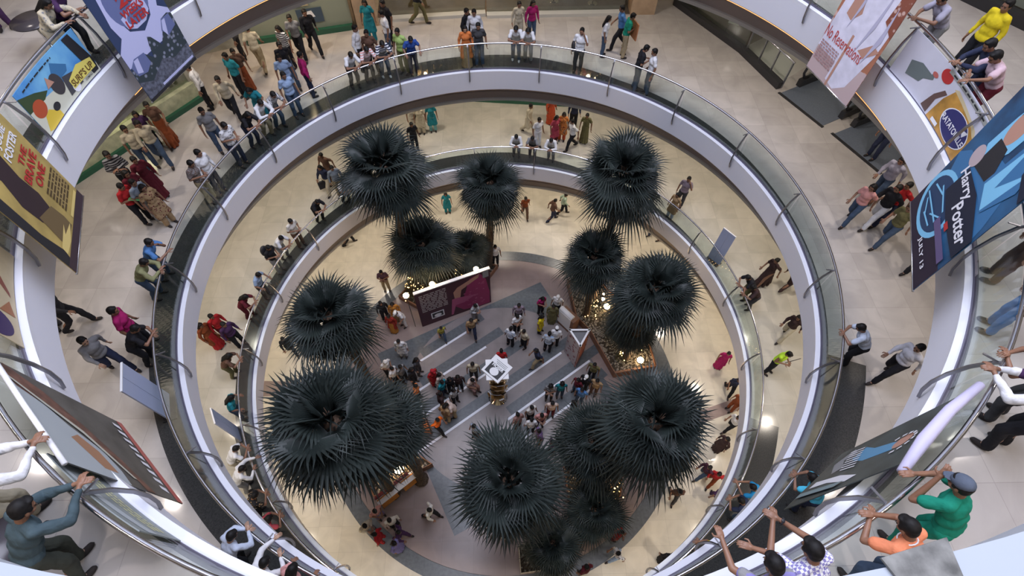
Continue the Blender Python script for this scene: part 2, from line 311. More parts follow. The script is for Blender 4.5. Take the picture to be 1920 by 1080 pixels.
PALMS = [
 ('tall fan palm at the upper left, its crown in front of the middle gallery edge', -4.37, 5.39, -4.24, 5.43, 8.24, 1.90),
 ('slender fan palm standing alone at the far side, next to the maroon display board', -0.69, 6.71, -0.47, 6.71, 6.12, 1.63),
 ('tall fan palm at the upper right, crown overlapping the lowest gallery railing', 4.45, 4.64, 4.35, 4.68, 8.58, 1.85),
 ('medium fan palm growing behind the maroon display board, below the tall upper left palm', -3.58, 5.54, -3.59, 5.54, 3.44, 1.75),
 ('small low fan palm half hidden beside the far slender palm trunk', -1.56, 6.32, -1.64, 6.31, 2.14, 1.26),
 ('medium fan palm whose crown touches the back of the large right hand palm', 4.03, 3.59, 3.76, 3.68, 4.94, 1.54),
 ('broad fan palm at the right above the glowing garden lamps', 5.59, 1.37, 5.55, 1.40, 6.08, 1.76),
 ('fan palm at the left above the white clothed visitors on the stage edge', -5.78, 0.07, -5.79, 0.06, 6.78, 1.77),
 ('largest fan palm at the lower left, its crown the widest of all', -4.44, -4.22, -4.42, -4.19, 8.66, 2.12),
 ('fan palm tucked behind the largest lower left palm towards the orange poster stand', -3.37, -3.72, -3.38, -3.73, 6.94, 1.38),
 ('fan palm at the bottom centre with a lone full round crown', 0.13, -5.48, 0.13, -5.48, 7.46, 1.73),
 ('large fan palm at the lower right with a reddish heart in its crown', 4.19, -4.11, 4.18, -4.09, 7.90, 1.86),
 ('fan palm squeezed between the bottom centre palm and the large lower right palm', 3.04, -3.63, 2.99, -3.60, 4.58, 1.58),
 ('low dark fan palm under the big lower right palm, beside a glowing lamp', 3.14, -5.53, 3.06, -5.46, 3.06, 1.22),
 ('low fan palm at the very bottom beside the bottom centre palm', 1.63, -6.52, 1.56, -6.48, 2.90, 1.18),
 ('low shaded fan palm below the broad right hand palm among the fairy lights', 5.55, 2.00, 5.58, 1.98, 2.28, 1.29),
]
for i, (nmlab, bx, by, cx, cy, cz, cr) in enumerate(PALMS):
    t_ = thing('palm_tree', nmlab, 'palm', (bx, by, 0), 0, 'fan palms in the atrium')
    trunk((bx, by, 0), (cx, cy, cz), .12 if cz < 6 else .15).obj('trunk', M_trunk, t_)
    c = bpy.data.objects.new('crown', crowns[i % 3]); COL.objects.link(c); c.parent = t_; c.location = (cx-bx, cy-by, cz-.02); c.scale = (cr,)*3; c.rotation_euler = (0, 0, i*1.3)
    h = bpy.data.objects.new('young_shoots', hm); COL.objects.link(h); h.parent = t_; h.location = (cx-bx, cy-by, cz); h.scale = (cr*.8,)*3
# ------------------------------------------------------------------ people: bodies grown from joints, remeshed to one surface
def fabric(c, kind='plain', c2=None):
    key = ('fab', tuple(c), kind, c2)
    if key in MC: return MC[key]
    nm = 'fabric_'+kind
    if kind == 'plain': m = mat(str(key), c, .85, noise=.12, scale=9)
    elif kind == 'stripe': m = mat(str(key), c, .85, alt=c2, tex='WAVE', scale=5)
    elif kind == 'vstripe': m = mat(str(key), c, .85, alt=c2, tex='WAVE', scale=6, stretch=(0, 0, 0)); m.node_tree.nodes['Wave Texture'].bands_direction = 'Y'; m.node_tree.nodes['Mapping'].inputs['Scale'].default_value = (1, 1, 1)
    elif kind == 'check': m = mat(str(key), c, .85, alt=c2, tex='CHECK', scale=34)
    else: m = mat(str(key), c, .85, alt=c2, tex="VORONOI", scale=16)
    nt = m.node_tree; b = nt.nodes['Principled BSDF']; no = nt.nodes.new('ShaderNodeTexNoise'); no.inputs['Scale'].default_value = 7; no.inputs['Detail'].default_value = 3; no.inputs['Distortion'].default_value = 1.5
    tc = nt.nodes.new('ShaderNodeTexCoord'); mp = nt.nodes.new('ShaderNodeMapping'); mp.inputs['Scale'].default_value = (1, 1, .35); nt.links.new(tc.outputs['Object'], mp.inputs[0]); nt.links.new(mp.outputs[0], no.inputs[0])
    bp = nt.nodes.new('ShaderNodeBump'); bp.inputs['Strength'].default_value = .55; bp.inputs['Distance'].default_value = .03; nt.links.new(no.outputs[0], bp.inputs['Height']); nt.links.new(bp.outputs[0], b.inputs['Normal'])
    b.inputs['Specular IOR Level'].default_value = .25; m.name = nm; MC[key] = m; return m
SKIN = [mat('skin_a', (.33, .175, .11), .5), mat('skin_b', (.24, .12, .072), .5), mat('skin_c', (.42, .25, .165), .5)]
M_eye = mat('eye', (.02, .015, .012), .2); M_lip = mat('lips', (.25, .09, .07), .4); M_hair = mat('hair', (.008, .007, .007), .6, noise=.5, scale=30, spec=.25)
M_hairg = mat('grey_hair', (.22, .21, .2), .5)
def ell(mb, c, r, T=None, n=14):
    c = Vector(c); v = []; f = []
    for i in range(1, n):
        th = PI*i/n
        for k in range(n):
            ph = 2*PI*k/n; v.append(Vector((r[0]*math.sin(th)*math.cos(ph), r[1]*math.sin(th)*math.sin(ph), r[2]*math.cos(th))))
    a = len(v); v += [Vector((0, 0, r[2])), Vector((0, 0, -r[2]))]
    for i in range(n-2):
        for k in range(n): f.append((i*n+k, (i+1)*n+k, (i+1)*n+(k+1) % n, i*n+(k+1) % n))
    for k in range(n): f.append((a, k, (k+1) % n)); f.append((a+1, (n-2)*n+(k+1) % n, (n-2)*n+k))
    if T: v = [T @ p for p in v]
    mb.add([p+c for p in v], f)
def cap(mb, p, q, r0, r1, n=12):
    p = Vector(p); q = Vector(q); d = q-p; L = d.length
    if L < 1e-5: return ell(mb, p, (r0,)*3)
    d /= L; pts = []; rr = []
    for t in (0, .25, .5, .75): a = t*PI/2; pts.append(p-d*r0*math.cos(a)); rr.append(max(.0008, r0*math.sin(a)))
    pts += [p, q]; rr += [r0, r1]
    for t in (.25, .5, .75, 1): a = t*PI/2; pts.append(q+d*r1*math.sin(a)); rr.append(max(.0008, r1*math.cos(a)))
    mb.tube(pts, rr, n)
def remesh(mb, vox, smooth=3, disp=0):
    me = mb.mesh('tmp'); o = bpy.data.objects.new('tmp', me); COL.objects.link(o)
    m = o.modifiers.new('r', 'REMESH'); m.mode = 'VOXEL'; m.voxel_size = vox; m.use_smooth_shade = True
    if disp:
        if 'folds' not in bpy.data.textures: tx = bpy.data.textures.new('folds', 'CLOUDS'); tx.noise_scale = .13; tx.noise_depth = 1
        d_ = o.modifiers.new('d', 'DISPLACE'); d_.texture = bpy.data.textures['folds']; d_.strength = disp; d_.mid_level = .45
    if smooth: s = o.modifiers.new('s', 'SMOOTH'); s.factor = .5; s.iterations = smooth
    dg = bpy.context.evaluated_depsgraph_get(); ev = o.evaluated_get(dg); r = bpy.data.meshes.new_from_object(ev)
    bpy.data.objects.remove(o); bpy.data.meshes.remove(me); r.materials.clear()
    r.polygons.foreach_set('use_smooth', [True]*len(r.polygons)); r.polygons.foreach_set('material_index', [0]*len(r.polygons)); return r
def joinmesh(a, parts):
    b = bmesh.new(); b.from_mesh(a)
    for m, T, mi in parts:
        t2 = m.copy(); t2.transform(T); k = len(b.faces); b.from_mesh(t2); b.faces.ensure_lookup_table(); bpy.data.meshes.remove(t2)
        for i in range(k, len(b.faces)):
            b.faces[i].smooth = True
            if mi is not None: b.faces[i].material_index = mi
    b.to_mesh(a); b.free(); return a
# pose: tl torso lean, hp head pitch, ht head turn, arms: elbow and wrist per side, legs: knee and ankle per side (x forward, y left, z up; 1.7 m tall)
LEG0 = [((.03, .105, .49), (0, .115, .075)), ((.03, -.105, .49), (0, -.115, .075))]
POSES = {
 'stand': dict(tl=2, hp=12, arms=[((-.03, .25, 1.12), (.04, .27, .87)), ((-.03, -.25, 1.12), (.04, -.27, .87))]),
 'hold': dict(tl=4, hp=24, arms=[((0, .25, 1.13), (.22, .12, 1.15)), ((0, -.25, 1.13), (.24, -.08, 1.16))]),
 'fold': dict(tl=0, hp=15, arms=[((.04, .25, 1.13), (.19, -.02, 1.17)), ((.04, -.25, 1.13), (.2, .03, 1.12))]),
 'phone': dict(tl=0, hp=5, arms=[((.1, .26, 1.18), (.1, .13, 1.47)), ((-.03, -.25, 1.12), (.04, -.27, .87))]),
 'walk': dict(tl=7, hp=8, arms=[((-.13, .25, 1.15), (-.14, .27, .9)), ((.1, -.24, 1.14), (.26, -.22, .98))], legs=[((.2, .1, .52), (.27, .1, .09)), ((-.03, -.1, .5), (-.34, -.1, .15))]),
 'walkb': dict(tl=7, hp=8, arms=[((.1, .25, 1.14), (.26, .22, .98)), ((-.13, -.25, 1.15), (-.14, -.27, .9))], legs=[((-.03, .1, .5), (-.34, .1, .15)), ((.2, -.1, .52), (.27, -.1, .09))]),
 'lean': dict(tl=34, hp=22, px=-.12, arms=[((.31, .25, 1.07), (.44, .04, 1.09)), ((.31, -.25, 1.07), (.45, -.02, 1.12))], legs=[((0, .11, .49), (-.12, .12, .075)), ((-.06, -.1, .49), (-.22, -.12, .075))]),
 'lean2': dict(tl=18, hp=30, arms=[((.14, .29, 1.17), (.3, .26, 1.06)), ((.14, -.29, 1.17), (.3, -.26, 1.06))]),
 'clasp': dict(tl=36, hp=18, px=-.14, arms=[((.33, .24, 1.10), (.58, .04, 1.12)), ((.33, -.22, 1.10), (.58, -.03, 1.13))], legs=[((-.02, .11, .49), (-.14, .12, .075)), ((-.1, -.1, .49), (-.28, -.12, .075))]),
 'reach': dict(tl=34, hp=26, px=-.12, arms=[((.36, .3, 1.2), (.62, .24, 1.15)), ((.31, -.25, 1.08), (.45, -.05, 1.1))], legs=[((0, .11, .49), (-.12, .12, .075)), ((-.06, -.1, .49), (-.22, -.12, .075))]),
 'chin': dict(tl=30, hp=10, px=-.1, arms=[((.30, .22, 1.08), (.36, .03, 1.38)), ((.31, -.25, 1.07), (.45, -.02, 1.10))], legs=[((0, .11, .49), (-.12, .12, .075)), ((-.06, -.1, .49), (-.22, -.12, .075))]),
 'sit': dict(tl=10, hp=25, pz=-.36, arms=[((.08, .24, .78), (.3, .1, .72)), ((.08, -.24, .78), (.3, -.1, .72))], legs=[((.36, .12, .5), (.34, .12, .075)), ((.36, -.12, .5), (.34, -.12, .075))]),
}
def frame(ps):
    P = POSES[ps]; px, pz = P.get('px', 0), P.get('pz', 0); hip = Vector((px, 0, .92+pz)); T = Matrix.Rotation(rad(P['tl']), 3, 'Y')
    def up_(x, y, z): return hip+T @ Vector((x, y, z))
    neck = up_(0, 0, .52); HT = Matrix.Rotation(rad(P.get('ht', 0)), 3, 'Z') @ Matrix.Rotation(rad(P['tl']*.45+P['hp']), 3, 'Y')
    head = neck+HT @ Vector((.015, 0, .145))
    return P, hip, T, up_, neck, HT, head
def hand_parts(mb, w, e, side, scale=1, curl=.5, inward=None):
    d = (Vector(w)-Vector(e)).normalized(); z = Vector((0, 0, 1)); s = d.cross(z)
    if s.length < .3: s = Vector((0, 1, 0)).cross(d)
    s.normalize(); n = s.cross(d).normalized()      # s: across the palm, n: back of the hand
    w = Vector(w); m = w+d*.045
    R3 = Matrix((d, s, n)).transposed(); ell(mb, w+d*.05, (.055, .040, .016), R3)
    cap(mb, w-d*.01, w+d*.03, .024, .026)
    for k, (o, L) in enumerate(((.030, .075), (.010, .085), (-.011, .079), (-.031, .062))):
        a = w+d*.085+s*o*side; b = a+(d-n*curl*.35).normalized()*L*.5; c = b+(d-n*curl*1.5).normalized()*L*.38; g = c+(d*.5-n*curl*2).normalized()*L*.25
        cap(mb, a-d*.02, b, .0095, .0088, 8); cap(mb, b, c, .0088, .0080, 8); cap(mb, c, g, .0080, .0068, 8)
    a = w+d*.025+s*.034*side-n*.004; b = a+(d*.6+s*side*.75-n*.3).normalized()*.045; c = b+(d-n*.4+s*side*.1).normalized()*.032
    cap(mb, a-s*side*.015, b, .0125, .0105, 8); cap(mb, b, c, .0105, .0085, 8)
def head_parts(mb, c, H):
    def p(x, y, z): return c+H @ Vector((x, y, z))
    ell(mb, p(-.012, 0, .025), (.096, .076, .095), H, 18); ell(mb, p(.022, 0, -.035), (.062, .058, .078), H, 16)
    ell(mb, p(.052, 0, -.085), (.026, .030, .022), H); ell(mb, p(.07, 0, .03), (.018, .05, .012), H)
    for s in (1, -1):
        ell(mb, p(-.005, .078*s, -.012), (.020, .009, .032), H); ell(mb, p(.05, .038*s, -.028), (.03, .024, .026), H); ell(mb, p(.083, .011*s, -.038), (.012, .010, .009), H, 8)
    cap(mb, p(.078, 0, .008), p(.098, 0, -.032), .009, .012, 8); ell(mb, p(.075, 0, -.066), (.012, .024, .007), H)
def body_mesh(ps, vox, fem=False):
    P, hip, T, U, neck, HT, head = frame(ps); mb = MB(); w = .93 if fem else 1
    ell(mb, U(0, 0, .0), (.105, .15, .12), T); ell(mb, U(0, 0, .17), (.095, .125*w, .16), T); ell(mb, U(.005, 0, .34), (.115, .155*w, .17), T)
    sh = [U(0, .162*w, .472), U(0, -.162*w, .472)]; cap(mb, sh[0], sh[1], .052, .052); cap(mb, U(-.01, 0, .46), head+HT @ Vector((-.02, 0, -.05)), .062, .052)
    legs = P.get('legs', LEG0)
    for i, s in enumerate((1, -1)):
        e, wr = P['arms'][i]; cap(mb, sh[i], e, .05*w, .039*w); cap(mb, e, wr, .039*w, .025); h = U(0, .09*s, -.03); k, a = legs[i]
        cap(mb, h, k, .083, .053); cap(mb, k, (Vector(k)+Vector(a))/2+Vector((-.02, 0, .03)), .052, .05); cap(mb, (Vector(k)+Vector(a))/2+Vector((-.02, 0, .03)), a, .05, .034)
        cap(mb, a, Vector(a)+Vector((.12, 0, -.035)), .034, .026)
        if vox < .008: hand_parts(mb, wr, e, -s if ps != 'stand' else s)
    head_parts(mb, head, HT)
    r = remesh(mb, vox, 2)
    ex = []
    if vox >= .008:
        for i, s in enumerate((1, -1)):
            h = MB(); hand_parts(h, P['arms'][i][1], P['arms'][i][0], -s if ps != 'stand' else s); ex.append((h.mesh(), Matrix.Identity(4), 0))
    for s in (1, -1): q = MB(); ell(q, head+HT @ Vector((.079, .031*s, .006)), (.009, .013, .007), HT, 8); ex.append((q.mesh(), Matrix.Identity(4), 1)); q = MB(); ell(q, head+HT @ Vector((.085, .033*s, .028)), (.006, .02, .004), HT, 8); ex.append((q.mesh(), Matrix.Identity(4), 1))
    q = MB(); ell(q, head+HT @ Vector((.083, 0, -.066)), (.006, .02, .006), HT, 8); ex.append((q.mesh(), Matrix.Identity(4), 2))
    return joinmesh(r, ex)
def top_mesh(ps, kind, vox, fem=False):
    P, hip, T, U, neck, HT, head = frame(ps); mb = MB(); w = .93 if fem else 1; g = .015
    ell(mb, U(0, 0, .17), (.115+g, .145*w+g, .19), T); ell(mb, U(.005, 0, .34), (.12+g, .165*w+g, .165), T)
    if kind != 'blouse': ell(mb, U(0, 0, .03), (.118+g, .158+g, .13), T)
    sh = [U(0, .162*w, .469), U(0, -.162*w, .469)]; cap(mb, sh[0], sh[1], .053+g, .053+g); cap(mb, U(-.01, 0, .46), U(-.005, 0, .5), .075, .07)
    for i, s in enumerate((1, -1)):
        e, wr = (Vector(q) for q in P['arms'][i])
        if kind in ('short', 'blouse', 'kshort'): cap(mb, sh[i], sh[i].lerp(e, .62), .047+g, .052+g)
        elif kind != 'vest': cap(mb, sh[i], e, .052+g, .046+g*.6); cap(mb, e, e.lerp(wr, .88), .046+g*.6, .035)
    if kind in ('kurta', 'kshort'):
        legs = P.get('legs', LEG0); kn = (Vector(legs[0][0])+Vector(legs[1][0]))/2; y = abs(legs[0][0][0]-legs[1][0][0])
        pts = [U(0, 0, .05), U(0, 0, -.1), hip.lerp(kn, .6), hip.lerp(kn, 1.05)]
        for j in range(9):
            q = (j-4)/4; cap(mb, U(0, q*.11, .02), Vector((kn.x, q*.15, kn.z)), .09, .105+.03*y)
    return remesh(mb, vox, 3, .035)
def bottom_mesh(ps, kind, vox):
    P, hip, T, U, neck, HT, head = frame(ps); mb = MB(); legs = P.get('legs', LEG0); g = .014
    ell(mb, U(0, 0, .0), (.108+g, .152+g, .12), T)
    if kind == 'skirt':
        a = (Vector(legs[0][1])+Vector(legs[1][1]))/2; sp = abs(legs[0][1][0]-legs[1][1][0])/2
        for j in range(10):
            t_ = 2*PI*j/10; cap(mb, U(.04*math.cos(t_), .06*math.sin(t_), .02), (a.x+(.13+sp*.7)*math.cos(t_), .17*math.sin(t_), .06), .10, .055)
        for k in (.3, .6, .9): ell(mb, hip.lerp(Vector((a.x, 0, .1)), k), (.12+.03*k, .14+.03*k, .2))
    else:
        wd = .012 if kind == 'loose' else 0
        for i, s in enumerate((1, -1)):
            h = U(0, .09*s, -.03); k, a = (Vector(q) for q in legs[i])
            e = 1 if kind != 'shorts' else .15
            cap(mb, h, k, .085+g, .062+g+wd); cap(mb, k, k.lerp(a, .95*e), .062+g+wd, .05+g+wd)
    return remesh(mb, vox, 3, .03)
def shoe_mesh(ps, side, vox=.012):
    P = POSES[ps]; mb = MB()
    for k, a in P.get('legs', LEG0)[side:side+1]:
        a = Vector(a); z = a.z-.035; cap(mb, (a.x-.02, a.y, z+.01), (a.x+.14, a.y, z), .043, .036); ell(mb, (a.x+.06, a.y, z-.012), (.125, .046, .028))
    return remesh(mb, vox, 2)
def hair_mesh(ps, kind, vox):
    P, hip, T, U, neck, HT, head = frame(ps); mb = MB()
    def p(x, y, z): return head+HT @ Vector((x, y, z))
    if kind in ('cap', 'capb'):
        ell(mb, p(-.012, 0, .055), (.106, .088, .075), HT, 18)
        for j in range(7): q = (j-3)/3; cap(mb, p(.05, .055*q, .045), p(.155-.035*q*q, .05*q, .03), .008, .007, 8)
        return remesh(mb, max(vox*.8, .006), 2)
    ell(mb, p(-.026, 0, .042), (.096, .086, .092), HT, 18); ell(mb, p(-.05, 0, -.0), (.062, .079, .08), HT, 16); ell(mb, p(.035, 0, .098), (.046, .06, .022), HT)
    for s in (1, -1): ell(mb, p(.012, .074*s, .03), (.035, .012, .035), HT)
    if kind == 'long':
        for s in (-1, 0, 1): cap(mb, p(-.07, .045*s, .0), U(-.14, .06*s, .36), .05, .035)
        for s in (1, -1): cap(mb, p(-.02, .075*s, .03), p(-.03, .085*s, -.1), .03, .025)
    if kind == 'bun': ell(mb, p(-.125, 0, .01), (.04, .045, .04), HT)
    if kind == 'plait': cap(mb, p(-.1, 0, -.02), U(-.15, 0, .38), .032, .024); cap(mb, U(-.15, 0, .38), U(-.14, .01, .12), .024, .014)
    if kind == 'curly':
        R = random.Random(5)
        for j in range(26): a = R.uniform(0, 6.28); b = R.uniform(-.3, 1.4); ell(mb, p(-.03+.1*math.cos(a)*math.cos(b), .1*math.sin(a)*math.cos(b), .045+.09*math.sin(b)), (.035,)*3, None, 8)
    return remesh(mb, vox, 2)
MESH = {}
def get(fn, *a):
    k = (fn.__name__,)+a
    if k not in MESH: MESH[k] = fn(*a)
    return MESH[k]
def sub(name, me, mats, parent):
    while len(me.materials) < len(mats): me.materials.append(mats[len(me.materials)])
    o = bpy.data.objects.new(name, me); COL.objects.link(o); o.parent = parent
    o.material_slots[0].link = 'OBJECT'; o.material_slots[0].material = mats[0]; return o
def col(c):
    if isinstance(c[0], str): return fabric(c[1], c[0], c[2])
    return fabric(c)
WOM = ('long', 'bun', 'plait', 'curly')
TOPN = {'short': 'shirt', 'long': 'shirt', 'vest': 'shirt', 'blouse': 'blouse', 'kurta': 'kurta', 'kshort': 'kurta'}
BOTN = {'trousers': 'trousers', 'loose': 'trousers', 'skirt': 'skirt', 'shorts': 'shorts'}
def person(label, x, y, z, face, h, pose, top, tc, bot, bc, hair, sk, group, sc, shoe=(.03, .025, .025), hero=False):
    t_ = thing('person', label, 'person', (x, y, z), rad(face), group); t_.scale = (h/1.7,)*3
    v = .0055 if hero else .0125; v2 = .008 if hero else .015; fem = hair in WOM
    sub('body', get(body_mesh, pose, v if hero else .011, fem), [SKIN[sk], M_eye, M_lip], t_)
    sub(TOPN[top], get(top_mesh, pose, top, v2, fem), [col(tc)], t_)
    sub(BOTN[bot], get(bottom_mesh, pose, bot, v2), [col(bc)], t_)
    for i in (0, 1): sub('shoe', get(shoe_mesh, pose, i), [fabric(shoe)], t_)
    if hair[:3] == 'cap': sub('cap', get(hair_mesh, pose, hair, v2), [col(sc)], t_); sub('hair', get(hair_mesh, pose, 'short', v2), [M_hair], t_).scale = (.995,)*3
    else: sub('hair', get(hair_mesh, pose, hair, v2), [M_hairg if sc == 'grey' else M_hair], t_)
    return t_
